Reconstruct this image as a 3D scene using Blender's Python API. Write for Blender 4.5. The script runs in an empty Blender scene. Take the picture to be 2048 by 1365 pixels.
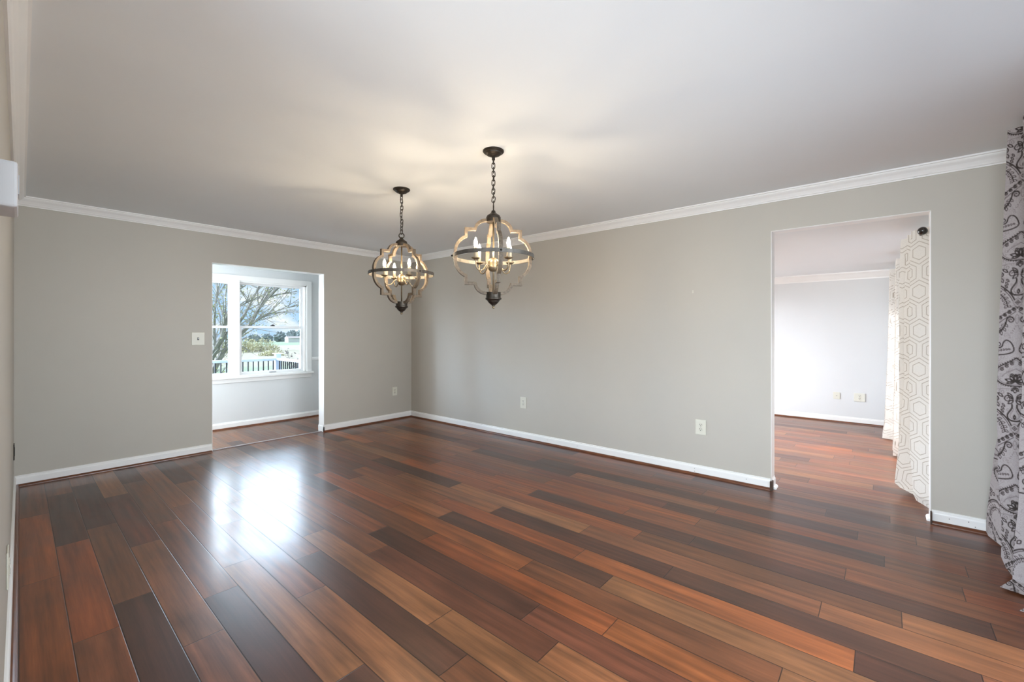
import bpy, bmesh, math, random
import numpy as np
from mathutils import Vector, Matrix

# ------------------------------------------------------------------ camera, world, lights, exposure
C = bpy.context.scene.collection
SC = bpy.context.scene
YAW = math.atan(1028 / 875)
cam_data = bpy.data.cameras.new('camera')
cam_data.sensor_width = 36
cam_data.lens = 875 / 2048 * 36
cam_data.shift_y = -18 / 2048
cam_data.clip_start = 0.01
cam_data.clip_end = 2000
cam = bpy.data.objects.new('camera', cam_data)
cam.location = (0, 0, 1.3)
cam.rotation_euler = (math.pi / 2, 0, -YAW)
C.objects.link(cam)
SC.camera = cam
SC.view_settings.view_transform = 'Standard'
SC.view_settings.look = 'None'
SC.view_settings.gamma = 1
SC.view_settings.exposure = 0.36
SC.cycles.max_bounces = 10
SC.cycles.diffuse_bounces = 6
SC.cycles.caustics_reflective = False
SC.cycles.caustics_refractive = False
SC.cycles.sample_clamp_indirect = 6

SKY_LOW, SKY_GLARE, SKY_HIGH, SKY_WEST = 0.88, 18.0, 1.3, 54.0
MAIN_WIN, ADJ_WIN, NOOK_WIN, HALL_FILL = 40.0, 38.0, 38.0, 84.0
MAIN_UP, HALL_UP = 10.0, 9.0      # flat fill, added to brighten ceiling and walls
BULB = 345.0


def nd(nt, kind, loc=None, **kw):
    n = nt.nodes.new(kind)
    for k, v in kw.items():
        if k == 'inp':
            for kk, vv in v.items():
                n.inputs[kk].default_value = vv
        else:
            setattr(n, k, v)
    return n


def ramp(nt, stops, interp='LINEAR'):
    r = nt.nodes.new('ShaderNodeValToRGB')
    r.color_ramp.interpolation = interp
    els = r.color_ramp.elements
    while len(els) < len(stops):
        els.new(0.5)
    for e, (p, c) in zip(els, stops):
        e.position = p
        e.color = (*c, 1) if len(c) == 3 else c
    return r


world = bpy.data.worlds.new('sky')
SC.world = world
world.use_nodes = True
nt = world.node_tree
nt.nodes.clear()
tc = nd(nt, 'ShaderNodeTexCoord')
sep = nd(nt, 'ShaderNodeSeparateXYZ')
nt.links.new(tc.outputs['Generated'], sep.inputs[0])
mp = nd(nt, 'ShaderNodeMapping', inp={'Scale': (1, 1, 2.2)})
nt.links.new(tc.outputs['Generated'], mp.inputs[0])
cl = nd(nt, 'ShaderNodeTexNoise', inp={'Scale': 9.0, 'Detail': 7.0, 'Roughness': 0.6})
nt.links.new(mp.outputs[0], cl.inputs['Vector'])
clr = ramp(nt, [(0.44, (0.47, 0.70, 1.0)), (0.60, (1.0, 1.0, 1.0))])
nt.links.new(cl.outputs['Fac'], clr.inputs[0])
# brightness by height above the horizon: soft blue low down, an added bright band for the floor glare, paler sky overhead
st = ramp(nt, [(0.0, (0.1,) * 3), (0.49, (0.1,) * 3), (0.5, (SKY_LOW / 8,) * 3), (0.556, (SKY_LOW / 8,) * 3),
               (0.64, (SKY_HIGH / 8,) * 3), (1.0, (SKY_HIGH / 8,) * 3)])
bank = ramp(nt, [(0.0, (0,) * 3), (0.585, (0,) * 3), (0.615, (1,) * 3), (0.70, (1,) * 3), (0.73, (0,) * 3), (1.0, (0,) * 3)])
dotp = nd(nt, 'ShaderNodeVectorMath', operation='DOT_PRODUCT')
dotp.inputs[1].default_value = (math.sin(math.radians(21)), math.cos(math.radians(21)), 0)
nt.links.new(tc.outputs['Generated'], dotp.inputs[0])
side = nd(nt, 'ShaderNodeMapRange', inp={'From Min': 0.84, 'From Max': 0.90, 'To Min': 0.0, 'To Max': SKY_GLARE})
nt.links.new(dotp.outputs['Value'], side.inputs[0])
half = nd(nt, 'ShaderNodeMath', operation='MULTIPLY_ADD', inp={1: 0.5, 2: 0.5})
nt.links.new(sep.outputs['Z'], half.inputs[0])
nt.links.new(half.outputs[0], st.inputs[0])
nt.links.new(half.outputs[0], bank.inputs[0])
# bright unseen sky lobe, added low in the north-west to light the right wall
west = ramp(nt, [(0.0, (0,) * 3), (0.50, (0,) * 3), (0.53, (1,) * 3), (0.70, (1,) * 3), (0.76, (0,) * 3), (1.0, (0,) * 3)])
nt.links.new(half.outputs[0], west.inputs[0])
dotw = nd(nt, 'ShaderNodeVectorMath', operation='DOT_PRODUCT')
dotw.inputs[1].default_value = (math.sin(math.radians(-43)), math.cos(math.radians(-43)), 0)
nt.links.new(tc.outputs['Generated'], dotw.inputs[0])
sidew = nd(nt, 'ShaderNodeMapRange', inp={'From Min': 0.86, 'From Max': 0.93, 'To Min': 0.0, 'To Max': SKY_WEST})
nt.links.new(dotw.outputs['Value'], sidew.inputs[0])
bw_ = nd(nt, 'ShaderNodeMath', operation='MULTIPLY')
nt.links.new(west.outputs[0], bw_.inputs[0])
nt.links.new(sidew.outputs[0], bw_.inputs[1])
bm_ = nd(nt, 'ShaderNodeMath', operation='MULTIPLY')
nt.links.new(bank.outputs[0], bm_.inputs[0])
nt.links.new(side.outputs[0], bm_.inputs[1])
s8 = nd(nt, 'ShaderNodeMath', operation='MULTIPLY', inp={1: 8.0})
nt.links.new(st.outputs[0], s8.inputs[0])
bg = nd(nt, 'ShaderNodeBackground')
nt.links.new(clr.outputs[0], bg.inputs['Color'])
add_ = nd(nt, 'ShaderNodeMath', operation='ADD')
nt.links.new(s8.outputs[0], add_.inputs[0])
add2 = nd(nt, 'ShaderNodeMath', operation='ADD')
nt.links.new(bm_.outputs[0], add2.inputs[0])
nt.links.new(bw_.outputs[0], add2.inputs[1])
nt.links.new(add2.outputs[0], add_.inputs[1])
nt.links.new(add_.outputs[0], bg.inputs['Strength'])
wo = nd(nt, 'ShaderNodeOutputWorld')
nt.links.new(bg.outputs[0], wo.inputs[0])

sun = bpy.data.lights.new('sun', 'SUN')
sun.energy = 1.1
sun.angle = 0.01
sun.color = (1.0, 0.95, 0.86)
so = bpy.data.objects.new('sun', sun)
so.rotation_euler = (0, math.radians(-48), 0)      # from the west, along the window walls, so it enters none of them
so.location = (-6, 3, 9)
C.objects.link(so)


def area(name, loc, rot, sx, sy, power, col, spread=180):
    l = bpy.data.lights.new(name, 'AREA')
    l.shape = 'RECTANGLE'
    l.size, l.size_y = sx, sy
    l.energy = power
    l.color = col
    l.spread = math.radians(spread)
    o = bpy.data.objects.new(name, l)
    o.location = loc
    o.rotation_euler = rot
    C.objects.link(o)
    return o


DAY = (0.83, 0.925, 1.0)
# daylight at the window openings, plus added fill lights
area('daylight_main_window', (1.95, -0.98, 1.12), (math.radians(68), 0, 0), 2.3, 1.8, MAIN_WIN, DAY, 135)
area('main_window_fill', (1.95, -1.0, 1.0), (math.radians(92), 0, 0), 2.3, 1.4, MAIN_UP, DAY, 50)  # flat fill added at the main window for ceiling and back wall
area('hall_fill_flat', (-1.58, 0.65, 1.0), (math.radians(92), 0, -math.pi / 2), 2.4, 1.3, HALL_UP, DAY, 50)  # flat fill added from the hall side; no window is seen there
area('daylight_family_window', (5.45, -0.46, 1.15), (math.radians(54), 0, 0), 1.05, 1.5, ADJ_WIN, (0.95, 0.97, 1.0), 120)
area('daylight_family_window_far', (6.65, -0.46, 1.15), (math.radians(54), 0, 0), 0.55, 1.5, ADJ_WIN * 0.5, (0.95, 0.97, 1.0), 120)
area('family_side_fill', (6.0, 3.62, 1.2), (math.radians(-78), 0, 0), 2.4, 1.6, ADJ_WIN * 1.45, (1.0, 0.98, 0.96), 140)  # added fill for floor and curtains, from an unseen made-up side window
area('daylight_nook_window', (0.44, 6.2, 1.3), (math.pi / 2, 0, -math.pi / 2), 0.8, 1.4, NOOK_WIN, DAY)
area('hall_fill', (-1.56, 0.65, 1.2), (math.radians(72), 0, -math.pi / 2), 2.4, 1.7, HALL_FILL, DAY)  # added fill for ceiling and right wall, from a made-up hall window

# ------------------------------------------------------------------ helpers
PI = math.pi
H = 2.445


def tag(o, label=None, cat=None, group=None, kind=None):
    if label:
        o['label'] = label
    if cat:
        o['category'] = cat
    if group:
        o['group'] = group
    if kind:
        o['kind'] = kind
    return o


def obj(name, bm, mat, parent=None, smooth=False, loc=None, rot=None, label=None):
    me = bpy.data.meshes.new(name)
    if isinstance(bm, bmesh.types.BMesh):
        bmesh.ops.recalc_face_normals(bm, faces=bm.faces)
        bm.to_mesh(me)
        bm.free()
    else:
        me.from_pydata(*bm)
    if mat:
        for m in (mat if isinstance(mat, (list, tuple)) else [mat]):
            me.materials.append(m)
    if smooth:
        for p in me.polygons:
            p.use_smooth = True
    o = bpy.data.objects.new(name, me)
    C.objects.link(o)
    if parent:
        o.parent = parent
    if loc:
        o.location = loc
    if rot:
        o.rotation_euler = rot
    if label:
        o['label'] = label
    return o


def struct(name, bm, mat, parent=None, smooth=False):
    o = obj(name, bm, mat, parent, smooth)
    if not parent:
        o['kind'] = 'structure'
    return o


def thing(name, label, cat, loc=(0, 0, 0), rotz=0, group=None):
    o = bpy.data.objects.new(name, None)
    o.empty_display_size = 0.1
    o.location = loc
    o.rotation_euler = (0, 0, rotz)
    C.objects.link(o)
    return tag(o, label, cat, group)


def box(bm, x0, x1, y0, y1, z0, z1, bevel=0.0):
    r = bmesh.ops.create_cube(bm, size=1)
    vs = r['verts']
    for v in vs:
        v.co = Vector(((x0 + x1) / 2 + v.co.x * (x1 - x0), (y0 + y1) / 2 + v.co.y * (y1 - y0), (z0 + z1) / 2 + v.co.z * (z1 - z0)))
    if bevel:
        es = {e for v in vs for e in v.link_edges}
        bmesh.ops.bevel(bm, geom=list(es), offset=bevel, segments=2, affect='EDGES', profile=0.5)
    return bm


def boxes(*bs, bevel=0.0):
    bm = bmesh.new()
    for b in bs:
        box(bm, *b, bevel=bevel)
    return bm


def lathe(bm, prof, n=24, cx=0, cy=0, M=None):
    rings = []
    for r, z in prof:
        if r < 1e-5:
            rings.append([bm.verts.new((cx, cy, z))])
        else:
            rings.append([bm.verts.new((cx + r * math.cos(2 * PI * i / n), cy + r * math.sin(2 * PI * i / n), z)) for i in range(n)])
    for a, b in zip(rings, rings[1:]):
        for i in range(n):
            j = (i + 1) % n
            if len(a) == 1 and len(b) == 1:
                continue
            if len(a) == 1:
                bm.faces.new((a[0], b[j], b[i]))
            elif len(b) == 1:
                bm.faces.new((a[i], a[j], b[0]))
            else:
                bm.faces.new((a[i], a[j], b[j], b[i]))
    if M is not None:
        for ring in rings:
            for v in ring:
                v.co = M @ v.co
    return bm


def tube(bm, pts, rad, n=8, closed=False, caps=True):
    pts = [Vector(p) for p in pts]
    m = len(pts)
    rads = rad if isinstance(rad, (list, tuple)) else [rad] * m
    rings = []
    up = None
    for i, p in enumerate(pts):
        a = pts[(i - 1) % m] if (closed or i > 0) else p
        b = pts[(i + 1) % m] if (closed or i < m - 1) else p
        t = (b - a).normalized()
        if up is None:
            up = Vector((0, 0, 1)) if abs(t.z) < 0.9 else Vector((1, 0, 0))
        s = t.cross(up)
        if s.length < 1e-6:
            s = t.orthogonal()
        s.normalize()
        up = s.cross(t).normalized()
        rings.append([bm.verts.new(p + (s * math.cos(2 * PI * k / n) + up * math.sin(2 * PI * k / n)) * rads[i]) for k in range(n)])
    pairs = list(zip(rings, rings[1:])) + ([(rings[-1], rings[0])] if closed else [])
    for a, b in pairs:
        for k in range(n):
            j = (k + 1) % n
            bm.faces.new((a[k], a[j], b[j], b[k]))
    if caps and not closed:
        bm.faces.new(rings[0][::-1])
        bm.faces.new(rings[-1])
    return bm


def extrude_profile(bm, prof, p0, p1, nrm, up=Vector((0, 0, 1)), m0=0.0, m1=0.0):
    """prof: (out, up) outline swept from p0 to p1; m0/m1 shift the end by out*m (mitre)"""
    p0, p1, nrm = Vector(p0), Vector(p1), Vector(nrm).normalized()
    t = (p1 - p0).normalized()
    A = [bm.verts.new(p0 + nrm * o + up * u + t * (o * m0)) for o, u in prof]
    B = [bm.verts.new(p1 + nrm * o + up * u - t * (o * m1)) for o, u in prof]
    n = len(prof)
    for i in range(n):
        j = (i + 1) % n
        bm.faces.new((A[i], A[j], B[j], B[i]))
    bm.faces.new(A[::-1])
    bm.faces.new(B)
    return bm


def copy_tree(o, parent=None):
    c = o.copy()
    C.objects.link(c)
    if parent:
        c.parent = parent
        c.matrix_parent_inverse = o.matrix_parent_inverse.copy()
    for ch in [x for x in bpy.data.objects if x.parent == o]:
        copy_tree(ch, c)
    return c


# ------------------------------------------------------------------ materials
def base_mat(name):
    m = bpy.data.materials.new(name)
    m.use_nodes = True
    return m, m.node_tree, m.node_tree.nodes['Principled BSDF']


def mat(name, col, rough=0.5, metal=0.0, spec=0.5, var=0.0, vscale=8.0, bump=0.0, bscale=200.0, coat=0.0):
    m, t, p = base_mat(name)
    p.inputs['Base Color'].default_value = (*col, 1)
    p.inputs['Roughness'].default_value = rough
    p.inputs['Metallic'].default_value = metal
    p.inputs['Specular IOR Level'].default_value = spec
    p.inputs['Coat Weight'].default_value = coat
    co = nd(t, 'ShaderNodeTexCoord')
    if var:
        n = nd(t, 'ShaderNodeTexNoise', inp={'Scale': vscale, 'Detail': 4.0})
        t.links.new(co.outputs['Object'], n.inputs['Vector'])
        r = ramp(t, [(0.3, tuple(c * (1 - var) for c in col)), (0.7, tuple(min(1, c * (1 + var)) for c in col))])
        t.links.new(n.outputs['Fac'], r.inputs[0])
        t.links.new(r.outputs[0], p.inputs['Base Color'])
    if bump:
        n2 = nd(t, 'ShaderNodeTexNoise', inp={'Scale': bscale, 'Detail': 3.0})
        t.links.new(co.outputs['Object'], n2.inputs['Vector'])
        b = nd(t, 'ShaderNodeBump', inp={'Strength': bump, 'Distance': 0.002})
        t.links.new(n2.outputs['Fac'], b.inputs['Height'])
        t.links.new(b.outputs[0], p.inputs['Normal'])
    return m


M_WALL = mat('greige_wall_paint', (0.505, 0.479, 0.427), 0.55, spec=0.35, var=0.012, vscale=3, bump=0.05, bscale=350)
M_WALLW = mat('pale_wall_paint', (0.70, 0.715, 0.72), 0.55, spec=0.35, var=0.01, vscale=3, bump=0.05, bscale=350)
M_CEIL = mat('ceiling_paint', (0.83, 0.865, 0.885), 0.8, spec=0.2, var=0.008, vscale=2)
M_TRIM = mat('white_trim_paint', (0.87, 0.87, 0.86), 0.32, spec=0.5, var=0.01, vscale=5)
M_SHOE = mat('brown_shoe_moulding', (0.13, 0.042, 0.016), 0.3, spec=0.5, var=0.25, vscale=9)
M_DARKEND = mat('raw_moulding_end', (0.05, 0.025, 0.014), 0.6, var=0.2, vscale=30)
M_PLATE = mat('ivory_plate_plastic', (0.70, 0.69, 0.60), 0.35, spec=0.5)
M_PLATEW = mat('white_plate_plastic', (0.78, 0.78, 0.75), 0.35, spec=0.5)
M_GREYPL = mat('light_grey_plastic', (0.50, 0.50, 0.51), 0.45)
M_SLOT = mat('dark_slot', (0.03, 0.028, 0.025), 0.6)
M_SCREW = mat('screw_metal', (0.5, 0.49, 0.45), 0.35, metal=1.0)
M_SHADEPL = mat('edge_shade_plastic', (0.035, 0.028, 0.022), 0.5)  # outlet plastic, with the shade along its edge put into the colour
M_BRONZE = mat('aged_bronze', (0.045, 0.037, 0.029), 0.42, metal=0.75, var=0.25, vscale=60)
M_HOOP = mat('galvanised_dark_band', (0.11, 0.10, 0.088), 0.5, metal=0.55, var=0.25, vscale=45)
M_BRASS = mat('antique_brass', (0.28, 0.22, 0.14), 0.38, metal=0.8, var=0.15, vscale=60)
M_CANDLE = mat('ivory_candle_sleeve', (0.46, 0.39, 0.28), 0.5)
M_CHROME = mat('dark_finial', (0.02, 0.018, 0.016), 0.12, metal=0.3, spec=0.8)
M_THRESH = mat('pale_threshold_strip', (0.42, 0.36, 0.36), 0.22, metal=0.5)
M_VINYL = mat('white_vinyl_sash', (0.82, 0.83, 0.84), 0.35)
M_LOCK = mat('dark_sash_lock', (0.05, 0.05, 0.055), 0.4, metal=0.6)
M_LIFT = mat('grey_lift_handle', (0.42, 0.43, 0.45), 0.4, metal=0.3)
M_RAIL = mat('rail_vinyl_blue_shade', (0.54, 0.62, 0.78), 0.45, var=0.02)  # white vinyl with the blue of sky-lit shade put into its colour
M_BAL = mat('black_baluster', (0.015, 0.016, 0.018), 0.45, metal=0.4)
M_DECK = mat('weathered_deck', (0.24, 0.22, 0.20), 0.7, var=0.2, vscale=4)
M_BARK = mat('grey_bark', (0.30, 0.28, 0.26), 0.85, var=0.3, vscale=6, bump=0.4, bscale=40)
M_LEAF = mat('spring_leaf', (0.30, 0.32, 0.13), 0.6, var=0.3, vscale=1.5)
M_DKLEAF = mat('purple_shrub_leaf', (0.055, 0.035, 0.045), 0.6, var=0.4, vscale=8)
M_TREELINE = mat('far_tree_foliage', (0.22, 0.26, 0.27), 0.9, var=0.35, vscale=0.4)
M_HEDGE = mat('meadow_brush', (0.42, 0.40, 0.24), 0.9, var=0.4, vscale=1.2)
M_BARN = mat('white_barn_metal', (0.8, 0.8, 0.8), 0.5)
M_BARNR = mat('barn_roof_metal', (0.50, 0.44, 0.42), 0.5)
M_DRIVE = mat('pale_gravel', (0.78, 0.76, 0.74), 0.9, var=0.1, vscale=1)
M_ROOF = mat('roof_shingle', (0.1, 0.1, 0.1), 0.9)
M_EXT = mat('house_siding', (0.6, 0.6, 0.6), 0.7)


def wood_rib():
    m, t, p = base_mat('weathered_wood_finish')
    co = nd(t, 'ShaderNodeTexCoord')
    n = nd(t, 'ShaderNodeTexNoise', inp={'Scale': 60.0, 'Detail': 6.0, 'Roughness': 0.65})
    t.links.new(co.outputs['Object'], n.inputs['Vector'])
    r = ramp(t, [(0.3, (0.05, 0.035, 0.023)), (0.5, (0.10, 0.074, 0.049)), (0.72, (0.165, 0.128, 0.088))])
    t.links.new(n.outputs['Fac'], r.inputs[0])
    t.links.new(r.outputs[0], p.inputs['Base Color'])
    p.inputs['Roughness'].default_value = 0.6
    b = nd(t, 'ShaderNodeBump', inp={'Strength': 0.3, 'Distance': 0.002})
    t.links.new(n.outputs['Fac'], b.inputs['Height'])
    t.links.new(b.outputs[0], p.inputs['Normal'])
    return m


M_WOOD = wood_rib()


def emit(name, col, s):
    m = bpy.data.materials.new(name)
    m.use_nodes = True
    t = m.node_tree
    t.nodes.clear()
    e = nd(t, 'ShaderNodeEmission', inp={'Color': (*col, 1), 'Strength': s})
    o = nd(t, 'ShaderNodeOutputMaterial')
    t.links.new(e.outputs[0], o.inputs[0])
    return m


M_BULB = emit('warm_bulb_glow', (1.0, 0.80, 0.55), BULB)


def glass():
    m = bpy.data.materials.new('window_glass')
    m.use_nodes = True
    t = m.node_tree
    t.nodes.clear()
    tr = nd(t, 'ShaderNodeBsdfTransparent', inp={'Color': (0.97, 0.985, 0.98, 1)})
    gl = nd(t, 'ShaderNodeBsdfGlossy', inp={'Roughness': 0.0})
    fr = nd(t, 'ShaderNodeFresnel', inp={'IOR': 1.35})
    mx = nd(t, 'ShaderNodeMixShader')
    o = nd(t, 'ShaderNodeOutputMaterial')
    t.links.new(fr.outputs[0], mx.inputs[0])
    t.links.new(tr.outputs[0], mx.inputs[1])
    t.links.new(gl.outputs[0], mx.inputs[2])
    t.links.new(mx.outputs[0], o.inputs[0])
    return m


M_GLASS = glass()


def floor_mat():
    m, t, p = base_mat('mixed_brown_plank_floor')
    L = t.links
    col = nd(t, 'ShaderNodeAttribute', attribute_name='plank_colour')
    size = nd(t, 'ShaderNodeAttribute', attribute_name='plank_size')
    uv = nd(t, 'ShaderNodeUVMap', uv_map='plank_uv')
    s = nd(t, 'ShaderNodeSeparateXYZ')
    L.new(uv.outputs[0], s.inputs[0])
    sz = nd(t, 'ShaderNodeSeparateXYZ')
    L.new(size.outputs['Vector'], sz.inputs[0])

    def math_(op, a, b=None, c=None):
        n = nd(t, 'ShaderNodeMath', operation=op)
        for i, v in enumerate((a, b, c)):
            if v is None:
                continue
            if hasattr(v, 'is_linked') or hasattr(v, 'links'):
                L.new(v, n.inputs[i])
            else:
                n.inputs[i].default_value = v
        return n.outputs[0]
    u, v, w, l, seed = s.outputs[0], s.outputs[1], sz.outputs[0], sz.outputs[1], sz.outputs[2]
    du = math_('MINIMUM', u, math_('SUBTRACT', w, u))
    dv = math_('MINIMUM', v, math_('SUBTRACT', l, v))
    d = math_('MINIMUM', du, dv)
    groove = nd(t, 'ShaderNodeMapRange', inp={'From Min': 0.0009, 'From Max': 0.0028, 'To Min': 0.0, 'To Max': 1.0})
    L.new(d, groove.inputs[0])
    # grain coordinates, shifted per plank
    cv = nd(t, 'ShaderNodeCombineXYZ')
    L.new(math_('ADD', u, math_('MULTIPLY', seed, 37.0)), cv.inputs[0])
    L.new(math_('ADD', v, math_('MULTIPLY', seed, 91.0)), cv.inputs[1])
    L.new(math_('MULTIPLY', seed, 11.0), cv.inputs[2])
    m1 = nd(t, 'ShaderNodeMapping', inp={'Scale': (34, 1.3, 1)})
    L.new(cv.outputs[0], m1.inputs[0])
    g1 = nd(t, 'ShaderNodeTexNoise', inp={'Scale': 1.0, 'Detail': 5.0, 'Roughness': 0.55, 'Distortion': 0.15})
    L.new(m1.outputs[0], g1.inputs['Vector'])
    m2 = nd(t, 'ShaderNodeMapping', inp={'Scale': (9, 2.6, 1)})
    L.new(cv.outputs[0], m2.inputs[0])
    g2 = nd(t, 'ShaderNodeTexNoise', inp={'Scale': 1.0, 'Detail': 3.0, 'Roughness': 0.5, 'Distortion': 0.4})
    L.new(m2.outputs[0], g2.inputs['Vector'])
    m3 = nd(t, 'ShaderNodeMapping', inp={'Scale': (260, 9, 1)})
    L.new(cv.outputs[0], m3.inputs[0])
    g3 = nd(t, 'ShaderNodeTexNoise', inp={'Scale': 1.0, 'Detail': 2.0})
    L.new(m3.outputs[0], g3.inputs['Vector'])
    r1 = nd(t, 'ShaderNodeMapRange', inp={'From Min': 0.28, 'From Max': 0.72, 'To Min': 0.60, 'To Max': 1.40})
    L.new(g1.outputs['Fac'], r1.inputs[0])
    r2 = nd(t, 'ShaderNodeMapRange', inp={'From Min': 0.28, 'From Max': 0.72, 'To Min': 0.70, 'To Max': 1.28})
    L.new(g2.outputs['Fac'], r2.inputs[0])
    r3 = nd(t, 'ShaderNodeMapRange', inp={'From Min': 0.3, 'From Max': 0.7, 'To Min': 0.92, 'To Max': 1.08})
    L.new(g3.outputs['Fac'], r3.inputs[0])
    f = math_('MULTIPLY', math_('MULTIPLY', r1.outputs[0], r2.outputs[0]), r3.outputs[0])
    f = math_('MULTIPLY', f, math_('MULTIPLY_ADD', groove.outputs[0], 0.82, 0.18))
    mul = nd(t, 'ShaderNodeVectorMath', operation='SCALE')
    L.new(col.outputs['Color'], mul.inputs[0])
    L.new(f, mul.inputs['Scale'])
    L.new(mul.outputs[0], p.inputs['Base Color'])
    rr = nd(t, 'ShaderNodeMapRange', inp={'From Min': 0.3, 'From Max': 0.7, 'To Min': 0.31, 'To Max': 0.40})
    L.new(g2.outputs['Fac'], rr.inputs[0])
    L.new(rr.outputs[0], p.inputs['Roughness'])
    p.inputs['Specular IOR Level'].default_value = 0.45
    p.inputs['Coat Weight'].default_value = 0.22
    p.inputs['Coat Roughness'].default_value = 0.17
    b = nd(t, 'ShaderNodeBump', inp={'Strength': 0.5, 'Distance': 0.0012})
    L.new(groove.outputs[0], b.inputs['Height'])
    b2 = nd(t, 'ShaderNodeBump', inp={'Strength': 0.05, 'Distance': 0.001})
    L.new(g3.outputs['Fac'], b2.inputs['Height'])
    L.new(b.outputs[0], b2.inputs['Normal'])
    L.new(b2.outputs[0], p.inputs['Normal'])
    return m


def attr_mat(name, lo, hi, mid=None, attr='pattern', rough=0.85, trans=0.0, weave=0.12):
    """cloth: ground colour lo, print colour hi, driven by a per-vertex pattern value"""
    m = bpy.data.materials.new(name)
    m.use_nodes = True
    t = m.node_tree
    p = t.nodes['Principled BSDF']
    a = nd(t, 'ShaderNodeAttribute', attribute_name=attr)
    stops = [(0.0, lo), (1.0, hi)] if mid is None else [(0.0, lo), (0.5, mid), (1.0, hi)]
    r = ramp(t, stops)
    t.links.new(a.outputs['Fac'], r.inputs[0])
    co = nd(t, 'ShaderNodeTexCoord')
    n = nd(t, 'ShaderNodeTexNoise', inp={'Scale': 240.0, 'Detail': 2.0})
    t.links.new(co.outputs['Object'], n.inputs['Vector'])
    mr = nd(t, 'ShaderNodeMapRange', inp={'From Min': 0.3, 'From Max': 0.7, 'To Min': 1 - weave, 'To Max': 1 + weave})
    t.links.new(n.outputs['Fac'], mr.inputs[0])
    sc = nd(t, 'ShaderNodeVectorMath', operation='SCALE')
    t.links.new(r.outputs[0], sc.inputs[0])
    t.links.new(mr.outputs[0], sc.inputs['Scale'])
    t.links.new(sc.outputs[0], p.inputs['Base Color'])
    p.inputs['Roughness'].default_value = rough
    p.inputs['Specular IOR Level'].default_value = 0.2
    if trans:
        tl = nd(t, 'ShaderNodeBsdfTranslucent')
        t.links.new(sc.outputs[0], tl.inputs['Color'])
        mx = nd(t, 'ShaderNodeMixShader', inp={0: trans})
        t.links.new(p.outputs[0], mx.inputs[1])
        t.links.new(tl.outputs[0], mx.inputs[2])
        t.links.new(mx.outputs[0], t.nodes['Material Output'].inputs[0])
    return m


# ------------------------------------------------------------------ the floor, plank by plank
COL = {'D': (0.066, 0.0235, 0.0125), 'B': (0.128, 0.045, 0.0175), 'C': (0.108, 0.033, 0.0155), 'M': (0.150, 0.050, 0.020),
       'R': (0.200, 0.056, 0.0155), 'T': (0.190, 0.073, 0.028)}
# measured joints: row -> (distance of the joint along the room, kind beyond it, kind before it)
JOINTS = {0: [(3.35, 'R', 'R')], 1: [(5.01, 'M', 'D'), (3.81, 'D', 'R')], 2: [(5.18, 'M', 'D'), (3.99, 'D', 'B'), (2.79, 'B', 'D')],
          3: [(4.64, 'T', 'C'), (3.46, 'C', 'T'), (2.2, 'T', 'M')], 4: [(4.95, 'D', 'B'), (3.75, 'B', 'M'), (2.52, 'M', 'D')],
          5: [(4.0, 'T', 'M'), (2.77, 'M', 'T'), (1.55, 'T', 'D')], 6: [(4.61, 'D', 'T'), (2.18, 'M', 'T')],
          7: [(2.55, 'M', 'D'), (1.28, 'D', 'B')], 8: [(2.81, 'B', 'T'), (1.54, 'T', 'T')], 9: [(3.54, 'M', 'M'), (1.04, 'B', 'T'), (2.3, 'M', 'C')],
          10: [(3.73, 'M', 'M'), (2.53, 'B', 'D'), (1.25, 'D', 'C')], 11: [(3.44, 'D', 'B'), (0.92, 'M', 'R'), (2.2, 'B', 'R')],
          12: [(3.96, 'D', 'R'), (2.77, 'B', 'R')], 13: [(3.59, 'C', 'T'), (2.38, 'T', 'D'), (1.1, 'B', 'T')],
          14: [(3.82, 'C', 'M'), (1.36, 'R', 'R'), (0.09, 'M', 'D')], 15: [(4.6, 'T', 'C'), (3.37, 'M', 'T'), (2.16, 'M', 'D'), (0.89, 'C', 'D')],
          16: [(3.96, 'M', 'D'), (2.77, 'D', 'T'), (1.5, 'T', 'M'), (0.23, 'M', 'T')], 17: [(4.91, 'D', 'T'), (3.71, 'T', 'R'), (1.2, 'R', 'B'), (-0.06, 'M', 'T')],
          18: [(2.17, 'R', 'D'), (0.91, 'B', 'D'), (-0.36, 'D', 'B')], 19: [(5.1, 'D', 'M'), (2.69, 'M', 'R'), (1.42, 'R', 'M'), (0.16, 'B', 'M')],
          20: [(2.23, 'B', 'R'), (0.97, 'M', 'M'), (-0.3, 'M', 'R')], 21: [(2.53, 'T', 'C'), (1.25, 'R', 'D'), (-0.0, 'D', 'M')],
          22: [(3.43, 'T', 'D'), (2.16, 'C', 'T'), (0.93, 'T', 'R'), (-0.34, 'M', 'R')], 23: [(2.67, 'C', 'D'), (0.13, 'D', 'M')],
          24: [(1.11, 'M', 'M'), (-0.15, 'B', 'T')], 25: [(2.85, 'M', 'M'), (1.59, 'T', 'B'), (0.32, 'M', 'D')], 26: [(2.51, 'D', 'M'), (-0.03, 'D', 'M')]}


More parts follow.
